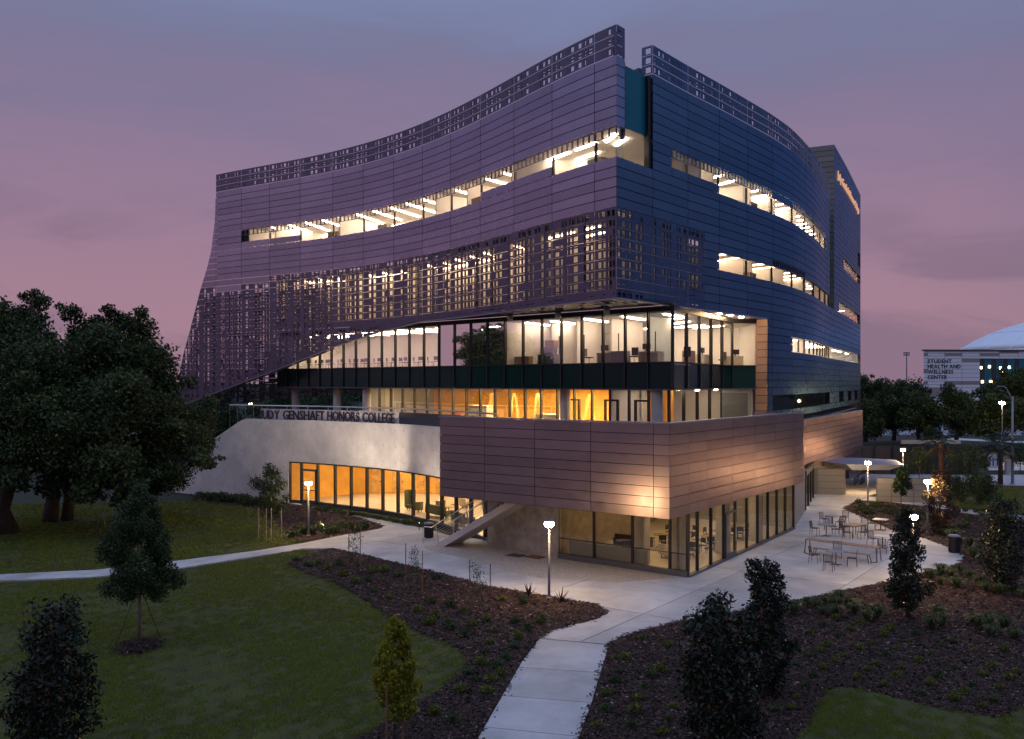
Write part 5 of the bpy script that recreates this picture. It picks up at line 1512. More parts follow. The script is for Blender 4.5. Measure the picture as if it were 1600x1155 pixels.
# parked cars and far lamps
def car(px, py, m, label, rz=0.05, s=1.0):
    b = ground(px, py); o = empty('parked_car', b, label, 'car', 'cars parked far off'); o.rotation_euler = (0, 0, rz)
    pr = [(-2.2, .35), (-2.2, .75), (-1.9, .9), (-1.3, .95), (-.8, 1.42), (.7, 1.45), (1.3, 1.0), (2.0, .88), (2.2, .7), (2.2, .35)]
    V = [(x, -.85, z) for x, z in pr] + [(x, .85, z) for x, z in pr]; n = len(pr)
    MB().add(V, [tuple(range(n)), tuple(range(2 * n - 1, n - 1, -1))] + [(i, n + i, n + (i + 1) % n, (i + 1) % n) for i in range(n)]).build('body', m, o, False, False)
    g = [(-1.15, .98), (-.72, 1.36), (.62, 1.38), (1.12, 1.02)]
    V = [(x, -.862, z) for x, z in g] + [(x, .862, z) for x, z in g]
    MB().add(V, [(0, 1, 2, 3), (7, 6, 5, 4)]).build('window', 'far_glass', o, False, False)
    for x in (-1.35, 1.35):
        for y in (-.8, .8): MB().tube([(x, y - .1, .33), (x, y + .1, .33)], .33, 12).build('wheel', 'black_metal', o, False, False)
car(205, 752, 'car_white', 'white car beyond the oak trunks')
car(238, 754, 'car_white', 'pale car half hidden by oak foliage', .1)
car(350, 690, 'car_white', 'white car glimpsed past the sloping wall end', 1.2)
car(1440, 680, 'car_white', 'pale car on the far road behind the right trees')
def far_lamp(px, py, top, label, m='far_lamp', r=.3):
    b = ground(px, py); t = at(px, top, b.y); o = empty('far_lamp', b, label, 'lamp', 'lamps glimpsed through the trees')
    MB().tube([(0, 0, 0), (0, 0, t.z)], .07, 6).build('pole', 'pole_grey', o, False, False)
    MB().lathe((0, 0, t.z), [(r * .6, 0), (r, .1), (r, .25), (r * .5, .35)], 10).build('globe', m, o, False, False)
far_lamp(13, 728, 691, 'orange-white lamp low among the oak trunks at the left edge', 'far_white_lamp', .22)
far_lamp(391.5, 690, 633, 'bright lamp on a thin pole above the sloping wall end', 'far_white_lamp', .3)
far_lamp(299, 672, 650, 'amber lamp deep in the left foliage', 'far_lamp', .3)
far_lamp(1531, 688, 655, 'white lamp in the trees before the health building', 'far_white_lamp', .25)
far_lamp(1566, 712, 632, 'amber lamp lighting the tree under the dark windows', 'lamp_globe', .34)

# ================================================================== VEGETATION
def leaf_cloud(clumps, n, size, asp=.5, flat=0.0, tone_top=True, droop=0):
    """many small leaf faces filling uneven clumps; clumps: (centre, radii)"""
    C = np.array([c for c, r in clumps], float); Rr = np.array([r if hasattr(r, '__len__') else (r, r, r) for c, r in clumps], float)
    vol = Rr.prod(1) ** .8; idx = rng.choice(len(C), n, p=vol / vol.sum())
    d = rng.normal(0, 1, (n, 3)); d /= np.linalg.norm(d, axis=1)[:, None]
    rad = rng.random(n) ** .42
    jit = 1 + .25 * rng.normal(0, 1, n)[:, None] * .5
    p = C[idx] + d * rad[:, None] * Rr[idx] * jit
    a = rng.normal(0, 1, (n, 3)); a[:, 2] *= (1 - flat); a[:, 2] -= droop; a /= np.linalg.norm(a, axis=1)[:, None]
    b = np.cross(a, rng.normal(0, 1, (n, 3))); b /= np.linalg.norm(b, axis=1)[:, None] + 1e-9
    l = size * rng.uniform(.6, 1.3, n)[:, None]
    V = np.empty((n * 4, 3)); V[0::4] = p - a * l * .5; V[1::4] = p + b * l * asp * .5; V[2::4] = p + a * l * .5; V[3::4] = p - b * l * asp * .5
    ct = rng.uniform(0, .3, len(C))[idx]
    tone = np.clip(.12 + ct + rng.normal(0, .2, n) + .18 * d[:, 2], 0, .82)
    return V, tone
def limbs(b, base, tips, r0, fork, bend=.15):
    base = Vector(base); fork = Vector(fork)
    b.tube([base, base.lerp(fork, .5) + Vector((rng.normal(0, .04), rng.normal(0, .04), 0)) * r0 * 10, fork], [r0 * 1.25, r0, r0 * .8], 9)
    for t in tips:
        t = Vector(t); m = fork.lerp(t, .45) + Vector((rng.normal(0, bend), rng.normal(0, bend), bend))
        b.tube([fork - Vector((0, 0, .05)), m, t], [r0 * .55, r0 * .32, r0 * .08], 6, False)
    return b
def tree(name, label, base, clumps, n, size, lm, r0, fork_h, bark='bark', group=None, asp=.5, accent=0, cat='tree', flat=0, ntips=9, droop=0):
    base = Vector(base); o = empty(name, base, label, cat, group)
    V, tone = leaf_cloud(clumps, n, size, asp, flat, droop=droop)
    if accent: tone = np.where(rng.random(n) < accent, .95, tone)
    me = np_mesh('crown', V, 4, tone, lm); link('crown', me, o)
    tips = [c for c, r in clumps]; random.shuffle(tips)
    b = MB(); fork = base + Vector((0, 0, fork_h)); limbs(b, base - Vector((0, 0, .05)), tips[:ntips], r0, fork)
    b.build('trunk', bark, o, True)
    return o
def blob(base, h0, h1, rfun, n, cr, seed, jit=.25):
    r = random.Random(seed); out = []
    for i in range(n):
        t = (i + .5) / n; z = h0 + (h1 - h0) * t; R_ = rfun(t); a = i * 2.399 + r.uniform(-.4, .4); q = R_ * r.uniform(.3, .92)
        c = cr * r.uniform(.5, 1.25) * (.55 + .45 * min(1, R_ / max(.01, rfun(.35))))
        out.append(((base[0] + q * math.cos(a), base[1] + q * math.sin(a), base[2] + z + r.uniform(-jit, jit) * cr), c))
    return out

# young leafy tree on the lawn
b = ground(217, 1003); h = 251 * b.y / FPX
tree('young_tree', 'dark leafy young tree in a mulch ring on the lawn', b, blob(b, 1.75, h - .25, lambda t: 1.95 * b.y / 33 * (math.sin(math.pi * min(1, .18 + t * .82)) ** .8) * (1 - .45 * t), 60, .44, 14), 34000, .10, 'young_leaf', .065, 2.0, 'pale_bark', asp=.5, droop=.2)
gy = [o for o in col.objects if o.name.startswith('young_tree')][0]
for dx, dy in ((-.75, -.1), (.6, .5)): MB().tube([(b.x + dx, b.y + dy, 0), (b.x + dx * .12, b.y + dy * .12, 1.9)], .012, 4).build('guy_wire', 'black_metal', gy)

# yellow-green staked tree
b = ground(617, 1166); k = b.y / FPX
yt = tree('young_tree', 'yellow-green young tree tied to stakes at the lawn edge', b, blob(b, .95, 3.3, lambda t: .66 * (math.sin(math.pi * min(1, .16 + t * .84)) ** .55) * (1 - .28 * t), 34, .27, 5), 8000, .105, 'yellow_leaf', .03, 1.3, 'bark', asp=.55)
for x, y0, y1 in ((604, 1185, 1068), (629, 1172, 1088)):
    s = ground(x, y0); MB().tube([s, at(x - (0 if x < 615 else -2), y1, s.y)], .03, 6).build('stake', 'stake_wood', yt)

def magnolia(px, py, top, hw, label, seed, n, size=.17, narrow=1.0):
    b = ground(px, py); k = b.y / FPX; h = (py - top) * k; r = hw * k
    cl = blob(b, .35, h - .12, lambda t: r * .95 * min(1, (t + .12) * 3.2) * (1 - .70 * max(0, t - .25) ** 1.2), 60, r * .34, seed, .4)
    cl.append(((b.x, b.y, b.z + h - .15), (.12, .12, .2)))
    return tree('magnolia', label, b, cl, n, size, 'magnolia_leaf', .06, h * .4, asp=.42, accent=.045, group='magnolia trees in the beds', droop=-.25)
magnolia(82, 1195, 945, 72, 'columnar magnolia with rusty tips at the lower lawn corner', 21, 8000, .155)
magnolia(1127, 1185, 935, 72, 'larger bushy magnolia with rusty tips standing before its taller twin', 22, 9500, .155)
magnolia(1196, 1090, 870, 48, 'tall magnolia with a slim top over the plaza edge', 23, 8500, .15)
magnolia(1418, 966, 795, 34, 'columnar magnolia hiding a lamp post beside the tables', 24, 7500, .15)
magnolia(1568, 922, 782, 42, 'broad magnolia near the edge of the wide mulch bed', 25, 7500, .15)
b = ground(1469, 834); tree('magnolia', 'reddish magnolia lit by the lamp post', b, blob(b, .3, 4.0, lambda t: 1.0 * min(1, (t + .12) * 3) * (1 - .6 * max(0, t - .3)), 30, .42, 8), 4200, .17, 'red_leaf', .06, 1.4, group='magnolia trees in the beds', asp=.45)

# multi-stem tree by the lounge
b = ground(422, 838); mt = tree('young_tree', 'airy multi-stem young tree with pale stakes before the concrete wall', b, blob(b, 1.3, 4.4, lambda t: 1.25 * (math.sin(math.pi * min(1, .2 + t * .8)) ** .7), 26, .45, 9), 6500, .13, 'young_leaf', .04, .5, 'pale_bark', asp=.5)
for x, y in ((404, 842), (416, 843), (424, 842.5), (440, 840)):
    s = ground(x, y); MB().tube([s, s + Vector((0, 0, 1.9))], .03, 6).build('stake', 'tan_fabric', mt)
# small trees round the right-hand walks
for i, (px, py, top, hw, lab, lm, nn) in enumerate(((1408, 790, 727, 15, 'small round tree with two stakes before the clad wall', 'young_leaf', 3200), (1437, 752, 700, 26, 'dark bushy tree behind the garden wall', 'dark_shrub_leaf', 3000),
        (1511, 758, 695, 30, 'dense dark evergreen before the screen wall', 'dark_shrub_leaf', 4200), (1526, 788, 735, 24, 'young tree on a thin stem by the garden walk', 'dark_shrub_leaf', 2600), (1543, 800, 742, 24, 'young tree nearer the lawn strip', 'dark_shrub_leaf', 2600),
        (1494, 800, 742, 18, 'slim young tree behind the reddish magnolia', 'dark_shrub_leaf', 2200), (1538, 742, 710, 10, 'small lit tree beside the banner', 'shrub_leaf', 1200), (1594, 738, 690, 18, 'small tree behind the street lamp', 'dark_shrub_leaf', 1800))):
    b = ground(px, py); k = b.y / FPX; h = (py - top) * k; r = hw * k
    t = tree('garden_tree', lab, b, blob(b, h * .32, h - .2, lambda t, r=r: r * .85 * (math.sin(math.pi * min(1, .15 + t * .85)) ** .6), 22, r * .45, 50 + i), nn, .16, lm, .04, h * .4, 'pale_bark', asp=.5, group='small garden trees')
    if i == 0:
        for x in (1393, 1428): s = ground(x, 792); MB().tube([s, s + Vector((0, 0, 1.6))], .025, 5).build('stake', 'stake_wood', t)

# staked saplings in the curved bed
for i, ((xa, ya0, ya1), (xb, yb0, yb1), lab) in enumerate((((545, 825, 884), (563, 825, 891), 'sparse sapling between stakes at the bed corner by the walk'), ((634, 849, 920), (660, 860, 924), 'sparse sapling between stakes in the middle of the bed'),
                                                    ((734, 875, 952), (766, 881, 960), 'sparse sapling between stakes nearest the lamp post'))):
    a, c = ground(xa, ya1), ground(xb, yb1); m = a.lerp(c, .5); h = (ya1 - ya0) * a.y / FPX
    t = tree('sapling', lab, m, [((m.x + rng.normal(0, .14), m.y + rng.normal(0, .14), z), .26 if z > 1.0 else .2) for z in np.linspace(.4, h * .86, 9)], 520, .10, 'dark_shrub_leaf', .015, .6, 'pale_bark', group='staked saplings', asp=.3, ntips=6)
    MB().tube([a, at(xa, ya0, a.y)], .022, 6).build('stake', 'stake_wood', t); MB().tube([c, at(xb, yb0, c.y)], .022, 6).build('stake', 'stake_wood', t)
    z = .75 * h * .7; MB().tube([(a.x, a.y, z), (c.x, c.y, z)], .012, 4).build('tie', 'stake_wood', t)

# big oaks on the left
def px_clumps(lst): return [((at(x, y, Y).x, Y + dy, at(x, y, Y).z), tuple(r * Y / FPX * k for k in (1, 1.2, .8))) for x, y, r, Y, dy in lst]
def oak(label, base, lst, n, size, seed, r0=.42, extra=3, lm='oak_leaf', group='large trees', fork=3.0, accent=.02, ntips=12):
    r = random.Random(seed); L = []
    for x, y, rad, Y, dy in lst:
        L.append((x, y, rad, Y, dy))
        for _ in range(extra): L.append((x + r.uniform(-1, 1) * rad, y + r.uniform(-.9, .7) * rad, rad * r.uniform(.35, .6), Y, dy + r.uniform(-2.5, 2.5)))
    return tree('oak_tree', label, base, px_clumps(L), n, size, lm, r0, fork, group=group, asp=.55, accent=accent, ntips=ntips)
oak('great oak with a thick trunk at the edge of the lawn', ground(14, 832), [(-60, 560, 70, 57, 0), (10, 545, 60, 57, 1), (20, 500, 30, 58, 2), (35, 468, 20, 59, 2), (-20, 490, 34, 58, 1), (80, 575, 60, 57, -1), (40, 640, 60, 56, -1), (-40, 660, 60, 56, 0), (95, 640, 50, 56, -2), (60, 700, 40, 55, -2), (0, 720, 30, 55, -3), (-30, 745, 34, 55, -3), (60, 742, 26, 55, -3)], 68000, .27, 31, .55)
oak('dense oak standing between the great oak and the building', ground(78, 815), [(160, 560, 60, 60, 0), (130, 522, 34, 61, 1), (205, 512, 30, 61, 1), (165, 500, 22, 61, 2), (225, 570, 52, 61, 0), (120, 600, 60, 59, -1), (190, 640, 62, 58, -2), (245, 640, 45, 60, 0), (130, 700, 46, 57, -3), (205, 720, 46, 57, -3), (262, 600, 24, 61, 0), (170, 760, 24, 56, -3), (120, 748, 26, 57, -3), (228, 772, 22, 57, -3)], 68000, .27, 32, .45)
oak('spreading oak whose low limb reaches over the concrete wall', ground(105, 812), [(250, 690, 50, 60, 0), (295, 690, 40, 62, 0), (325, 712, 24, 61, -2), (285, 740, 30, 60, -2), (240, 750, 34, 60, -2), (300, 655, 30, 64, 1), (258, 660, 38, 62, 1), (345, 722, 10, 61, -2)], 36000, .22, 33, .35)
for i, (px, py, x, y, rr, lab) in enumerate(((300, 715, 300, 650, 42, 'shadowy tree behind the screen tip'), (360, 706, 350, 660, 36, 'shadowy tree behind the sloping wall'), (450, 695, 440, 640, 40, 'tree seen under the screen beyond the first column'),
                                             (520, 690, 520, 640, 42, 'tree seen under the screen beyond the middle column'), (40, 742, 30, 640, 60, 'far tree behind the great oak'))):
    b = ground(px, py); Y = b.y
    oak(lab, b, [(x - rr * .5, y, rr * .7, Y, 0), (x + rr * .5, y + 3, rr * .65, Y, 0), (x, y - rr * .45, rr * .6, Y, 1), (x, y + rr * .5, rr * .6, Y, -1)], 9000, .34, 70 + i, .25, 3, group='trees behind the building')
# trees on the right, before the health building
for i, (px, py, lst, n, lab, lm) in enumerate((
        (1352, 690, [(1348, 592, 9, 140, 0), (1352, 610, 16, 140, 0), (1350, 640, 24, 138, 0), (1356, 668, 22, 136, 0)], 9000, 'slender dark tree against the end of the building', 'oak_leaf'),
        (1396, 688, [(1392, 612, 22, 142, 0), (1380, 635, 24, 142, 0), (1408, 632, 24, 142, 0), (1394, 655, 30, 140, -1), (1372, 655, 18, 140, 0), (1418, 652, 20, 141, 0)], 15000, 'round oak with a forked trunk left of the floodlight mast', 'oak_leaf'),
        (1436, 690, [(1432, 630, 24, 135, 0), (1450, 645, 26, 134, 0), (1424, 655, 24, 134, 0), (1450, 670, 18, 133, 0), (1440, 612, 12, 136, 0)], 14000, 'full dark tree under the pale building corner', 'oak_leaf'),
        (1494, 690, [(1485, 622, 20, 132, 0), (1500, 628, 20, 131, 0), (1510, 645, 26, 130, 0), (1480, 650, 24, 131, 0), (1500, 668, 18, 130, 0)], 14000, 'dark tree below the wall lettering', 'oak_leaf'),
        (1552, 690, [(1545, 612, 14, 128, 0), (1560, 640, 26, 126, 0), (1535, 645, 26, 127, 0), (1575, 660, 22, 125, 0), (1545, 668, 22, 125, 0)], 14000, 'lamp-lit tree under the dark windows', 'young_leaf'),
        (1610, 694, [(1585, 600, 22, 130, 1), (1605, 605, 26, 130, 0), (1590, 640, 26, 126, 0), (1612, 650, 28, 125, 0), (1600, 590, 16, 132, 1)], 15000, 'large tree at the picture edge before the dome', 'oak_leaf'))):
    b = ground(px, py); oak(lab, b, lst, n, .36, 90 + i, .3, 3, lm, 'trees before the health building', 3.0)
# distant wood closing the horizon
V, tone = leaf_cloud([((x, 420 + 30 * math.sin(x * .05), rng.uniform(2, 7)), (14, 10, rng.uniform(4, 7))) for x in range(-420, 480, 9)], 42000, 2.0, .6)
tag(link('distant_woods', np_mesh('distant_woods', V, 4, tone * .8, 'oak_leaf')), 'dark belt of distant trees along the horizon', 'woods', None, 'stuff')

# palms
def palm(px, py, top, hw, label, trunk='stake_wood'):
    b = ground(px, py); k = b.y / FPX; h = (py - top) * k; o = empty('palm_tree', b, label, 'palm', 'cabbage palms beside the screen wall')
    MB().tube([b, b + Vector((.03, 0, h * .3)), b + Vector((0, 0, h * .62))], [.24, .2, .22], 10).build('trunk', trunk, o, True)
    for j in range(10):
        a = j * 2.4; z = h * (.38 + .022 * j); MB().tube([b + Vector((.2 * math.cos(a), .2 * math.sin(a), z)), b + Vector((.34 * math.cos(a), .34 * math.sin(a), z + .22))], [.05, .03], 4).build('leaf_boot', trunk, o)
    c = b + Vector((0, 0, h * .64)); Vs = []; T = []
    for j in range(44):
        a = j * 2.399; e = rng.uniform(-.7, 1.35); L = hw * k * rng.uniform(.8, 1.15)
        d = np.array([math.cos(a) * math.cos(e), math.sin(a) * math.cos(e), math.sin(e)]); hub = np.array(c) + d * L * .55
        up = np.array([0, 0, 1.0]); sd_ = np.cross(d, up); sd_ /= np.linalg.norm(sd_) + 1e-9
        for q in range(13):
            f = (q - 6) / 6 * 1.25; dd = d * math.cos(f) + sd_ * math.sin(f); tip = hub + dd * L * .5 + np.array([0, 0, -.18 * L * (1 + .5 * rng.random())]); w = np.cross(dd, d + .3 * up); w /= np.linalg.norm(w) + 1e-9; w *= .035
            Vs += [hub - w, hub + w, tip]; T.append(np.clip(rng.normal(.35, .2), 0, .8) if e > -.35 else .95)
    link('crown', np_mesh('crown', np.array(Vs), 3, T, 'palm_leaf'), o)
palm(1470, 752, 655, 36, 'palm with a rusty trunk rising over the pale beam'); palm(1563, 757, 668, 34, 'palm with a shaggy dark trunk left of the street lamp', 'bark')

# ---- bed plants
def shrub_mesh(n, r, size, lm, seed, flat=.75):
    cl = []
    for j in range(9):
        a = j * 2.4; q = r * .55 * math.sqrt((j + .5) / 9); cl.append(((q * math.cos(a), q * math.sin(a), r * (.42 + .2 * rng.random())), (r * .42, r * .42, r * .45)))
    V, t = leaf_cloud(cl, n, size, .5); V[:, 2] = np.maximum(V[:, 2], .0)
    return np_mesh('low_shrub', V, 4, np.clip(t + .1, 0, 1), lm)
SH = [shrub_mesh(230, .24, .075, 'shrub_leaf', i) for i in range(3)] + [shrub_mesh(230, .24, .075, 'dark_shrub_leaf', i) for i in range(2)] + [shrub_mesh(190, .22, .07, 'young_leaf', 6)]
PLANTED = {}
def shrub(px, py, label, group, s=1.0, mesh=None):
    o = bpy.data.objects.new('low_shrub', mesh or random.choice(SH)); col.objects.link(o); o.location = ground(px, py); o.rotation_euler = (0, 0, random.uniform(0, 6)); s *= random.uniform(.8, 1.2)
    o.scale = (s, s, s * random.uniform(.85, 1.2)); tag(o, label, 'shrub', group); PLANTED.setdefault(group, []).append((px, py, o))
for x, y in ((265, 480), (435, 510), (370, 560), (325, 600), (255, 630), (345, 440), (480, 630), (415, 660), (160, 680), (515, 465), (570, 585), (640, 550), (720, 505), (765, 465), (925, 495), (890, 540), (805, 585), (740, 625),
             (690, 680), (625, 720), (565, 770), (340, 710), (285, 755), (835, 710), (800, 760), (735, 815), (940, 665), (1025, 615), (1085, 570), (1150, 540), (1280, 600), (1230, 670), (1170, 705), (1070, 760), (1015, 810), (950, 865),
             (1405, 700), (1345, 750), (1275, 815), (1225, 865), (1165, 910), (1480, 595), (1505, 770), (1450, 835), (1410, 910), (1340, 950), (1560, 735), (425, 400), (580, 430), (240, 820), (180, 890), (50, 970), (140, 960)):
    shrub(1200 + x / 4, 870 + y / 4, 'small round shrub in the spaced rows of the wide mulch bed', 'shrubs in spaced rows below the plaza', .95)
for x, y in ((370, 350), (190, 265), (500, 145), (270, 130), (160, 105), (570, 320), (460, 300), (480, 380), (660, 350), (560, 410), (570, 460), (710, 440), (660, 510), (805, 410), (850, 480), (820, 550), (790, 610), (1000, 520),
             (975, 580), (1060, 465), (920, 650), (770, 680), (735, 780), (830, 790), (890, 750), (800, 860), (640, 850), (480, 990), (590, 1040), (450, 430), (900, 280), (1140, 415), (1030, 300), (980, 420), (690, 740), (870, 700), (60, 160), (100, 230)):
    shrub(560 + x / 4, 870 + y / 4, 'loose green shrub in the curved bed between lawn and walk', 'shrubs in the curved bed', 1.25)
for x, y in ((250, 295), (390, 315), (520, 320), (800, 360), (890, 395), (620, 430), (540, 390), (720, 370), (450, 350), (330, 330)):
    shrub(400 + x / 4, 804 + y / 4, 'loose green shrub in the curved bed between lawn and walk', 'shrubs in the curved bed', 1.4)
for x, y in ((270, 725), (240, 785), (190, 870), (430, 820), (470, 750), (390, 890), (530, 715), (180, 965), (370, 970), (340, 1060), (130, 1060), (580, 1030), (620, 860), (540, 1110), (610, 940), (580, 560), (305, 640), (240, 640), (410, 510)):
    shrub(900 + x / 4, 872 + y / 4, 'bright low shrub in the bed between the lower path and the magnolias', 'shrubs beside the lower path', 1.05)
for i in range(26):
    t = i / 25; shrub(500 + 165 * t + random.uniform(-3, 3), 797 + 27 * t + random.uniform(-1, 1), 'low dark plant in the strip below the lounge glazing', 'plants below the lounge glazing', 1.5, SH[3 + i % 2])
for i in range(16):
    t = i / 15; shrub(460 + 110 * t + random.uniform(-6, 6), 836 - 10 * t + random.uniform(-5, 5), 'dense low plant in the pointed bed by the lounge door', 'plants in the pointed bed', 2.0, SH[3 + i % 2])
for i in range(18):
    t = i / 17; shrub(312 + 120 * t, 779 + 12 * t + random.uniform(-1, 3), 'dark low plant along the foot of the concrete wall', 'plants along the concrete wall', 2.6, SH[4])
for i in range(34):
    t = random.random(); shrub(1335 + 130 * t, 790 + 22 * t + random.uniform(-5, 12), 'low plant in the bed between plaza and garden walk', 'plants behind the tables', 1.5, SH[3 + i % 3])
for i in range(26):
    shrub(random.uniform(1480, 1600), random.uniform(800, 830), 'low plant in the bed along the garden walk', 'plants along the garden walk', 1.5, SH[3 + i % 3])
# ornamental grass tufts
def tuft_mesh(n, h):
    a = rng.uniform(0, 6.28, n); e = rng.uniform(.25, 1.0, n); Vs = []
    for i in range(n):
        d = np.array([math.cos(a[i]), math.sin(a[i]), 0]); s = np.array([-d[1], d[0], 0]) * .008; b0 = d * .05
        m = d * h * .45 * e[i] + np.array([0, 0, h * .75]); t = d * h * .95 * e[i] + np.array([0, 0, h * (.95 - .5 * e[i])])
        Vs += [b0 - s, b0 + s, m + s, m - s, m - s, m + s, t + s * .2, t - s * .2]
    return np_mesh('grass_tuft', np.array(Vs), 4, np.clip(rng.normal(.4, .25, 2 * n), 0, 1), 'tuft_blade')
TU = [tuft_mesh(150, .62) for _ in range(3)]
def tuft(px, py, label, group):
    o = bpy.data.objects.new('grass_tuft', random.choice(TU)); col.objects.link(o); o.location = ground(px, py); o.rotation_euler = (0, 0, random.uniform(0, 6)); s = random.uniform(.8, 1.25); o.scale = (s, s, s); tag(o, label, 'grass', group); PLANTED.setdefault(group, []).append((px, py, o))
for x, y in ((1245, 953), (1262, 948), (1275, 953), (1288, 945), (1300, 950), (1312, 943), (1325, 952), (1335, 960), (1350, 955), (1370, 968), (1240, 962), (1285, 962), (1305, 966), (1355, 972)):
    tuft(x, y, 'wispy grass tuft along the lower plaza edge', 'grass tufts along the lower plaza edge')
for x, y in ((1452, 905), (1470, 900), (1485, 905), (1500, 897), (1515, 905), (1530, 915), (1540, 925), (1470, 915), (1495, 920), (1560, 930), (1585, 925), (1600, 935), (1465, 965), (1472, 978), (1520, 975), (1530, 985), (1545, 980), (1570, 985), (1585, 1000), (1550, 995), (1455, 985),
             (1515, 855), (1530, 862), (1520, 872), (1545, 880), (1535, 850), (1500, 850), (1475, 838), (1490, 842)):
    tuft(x, y, 'grass tuft in the wide bed near the litter bin and broad magnolia', 'grass tufts in the wide bed')
# spiky plants
def spiky(px, py, h, label):
    o = empty('spiky_plant', ground(px, py), label, 'plant', 'sword-leaved plants'); Vs = []
    for j in range(17):
        a = j * 2.4 + rng.normal(0, .2); e = rng.uniform(.15, .75); L = h * rng.uniform(.65, 1.1); d = np.array([math.cos(a) * math.sin(e), math.sin(a) * math.sin(e), math.cos(e)]); s = np.array([-math.sin(a), math.cos(a), 0]) * .03
        m = d * L * .5; t = d * L + np.array([0, 0, -.06 * L]); Vs += [s * -.5, s * .5, m + s, m - s, m - s, m + s, t + s * .05, t - s * .05]
    link('leaves', np_mesh('leaves', np.array(Vs), 4, np.repeat(np.clip(rng.normal(.4, .25, 17), 0, 1), 2), 'spike_leaf'), o, False)
spiky(826, 934, .75, 'sword-leaved plant left of the lamp post in the curved bed'); spiky(877, 941, .7, 'sword-leaved plant right of the lamp post in the curved bed'); spiky(1071, 992, .75, 'sword-leaved plant by the path corner')
spiky(1146, 975, .6, 'sword-leaved plant between the two magnolias'); spiky(1228, 945, .6, 'sword-leaved plant past the taller magnolia'); spiky(551, 834, 1.2, 'large sword-leaved plant at the tip of the pointed bed')

# ---- tell the bed plants apart: by the landmark they stand nearest to
ORD = ['', 'second ', 'third ', 'fourth ', 'fifth ', 'sixth ', 'seventh ', 'eighth ', 'ninth ', 'tenth ', 'eleventh ', 'twelfth ', 'thirteenth ', 'fourteenth ', 'fifteenth ', 'sixteenth ', 'seventeenth ', 'eighteenth ', 'nineteenth ', 'twentieth ']
MARKS = {'shrubs in spaced rows below the plaza': ('small round shrub in the wide mulch bed', {'the columnar magnolia': (1418, 966), 'the tall magnolia': (1200, 1090), 'the lawn corner': (1300, 1072), 'the broad magnolia': (1568, 922), 'the lower lawn edge': (1470, 1106), 'the picture edge': (1600, 1050)}),
         'shrubs in the curved bed': ('loose green shrub in the curved bed', {'the lamp post': (858, 935), 'the middle staked sapling': (647, 922), 'the last staked sapling': (750, 956), 'the lawn tip': (737, 1035), 'the lower path': (760, 1120), 'the upper bed corner': (470, 880), 'the yellow-green tree': (650, 1130), 'the path bend': (850, 990)}),
         'shrubs beside the lower path': ('bright low shrub between path and magnolias', {'the path corner': (955, 1010), 'the bushy magnolia': (1080, 1100), 'the lower path edge': (915, 1110), 'the sword-leaved plant': (1071, 992)}),
         'grass tufts along the lower plaza edge': ('wispy grass tuft at the plaza edge', {'the tall magnolia': (1230, 950), 'the columnar magnolia': (1400, 966), 'the plaza edge middle': (1300, 940)}),
         'grass tufts in the wide bed': ('grass tuft in the wide bed', {'the litter bin': (1491, 866), 'the broad magnolia': (1568, 922), 'the columnar magnolia': (1430, 966), 'the picture edge': (1600, 990)}),
         'plants behind the tables': ('low plant behind the tables', {'the canopy lamp post': (1356, 789), 'the reddish magnolia': (1449, 834), 'the pale table': (1376, 829), 'the small staked tree': (1408, 790)}),
         'plants along the garden walk': ('low plant along the garden walk', {'the reddish magnolia': (1480, 834), 'the picture edge': (1600, 815), 'the young tree by the walk': (1535, 800)}),
         'plants below the lounge glazing': ('low dark plant below the lounge glazing', {'the lounge door': (498, 796), 'the stair': (668, 826), 'the middle of the glazing': (585, 811)}),
         'plants in the pointed bed': ('dense low plant in the pointed bed', {'the lamp post': (482, 838), 'the bed tip': (598, 822)}),
         'plants along the concrete wall': ('dark low plant along the concrete wall', {'the lounge door': (450, 790), 'the oak limb': (310, 778)})}
for g, (base, marks) in MARKS.items():
    by = {}
    for px, py, o in PLANTED.get(g, []):
        m = min(marks, key=lambda k: (marks[k][0] - px) ** 2 + 4 * (marks[k][1] - py) ** 2); by.setdefault(m, []).append(((marks[m][0] - px) ** 2 + 4 * (marks[m][1] - py) ** 2, o))
    for m, lst in by.items():
        for i, (d, o) in enumerate(sorted(lst, key=lambda t: t[0])): o['label'] = '%s, %snearest %s' % (base, ORD[min(i, 19)], m)

# ================================================================== FURNITURE SEEN THROUGH THE GLASS
def box_thing(name, label, cat, p, size, m, rz=0, group=None, flaps=True):
    o = empty(name, p, label, cat, group); o.rotation_euler = (0, 0, rz)
    MB().box((0, 0, size[2] / 2), size).build('body', m, o, False, False)
    MB().box((0, 0, size[2] + .012), (size[0] * 1.03, size[1] * 1.03, .024)).build('lid', m, o, False, False)
    return o
rzL = math.atan2(dL.y, dL.x)
def desk(p, rz, label, m='cream_fabric'):
    o = empty('desk', p, label, 'desk', 'office desks on the third floor'); o.rotation_euler = (0, 0, rz)
    MB().box((0, 0, .74), (1.5, .75, .04)).build('desk_top', m, o, False, False)
    MB().box((0, -.33, .40), (1.4, .03, .62)).build('modesty_panel', m, o, False, False)
    for sx in (-1, 1): MB().box((sx * .7, 0, .36), (.05, .7, .72)).build('leg', m, o, False, False)
    sc_ = MB().box((.25, .12, 1.08), (.58, .05, .36)).build('monitor', 'black_metal', o, False, False); MB().box((.25, .16, .83), (.06, .06, .16)).build('stand', 'black_metal', sc_, False, False)
    return o
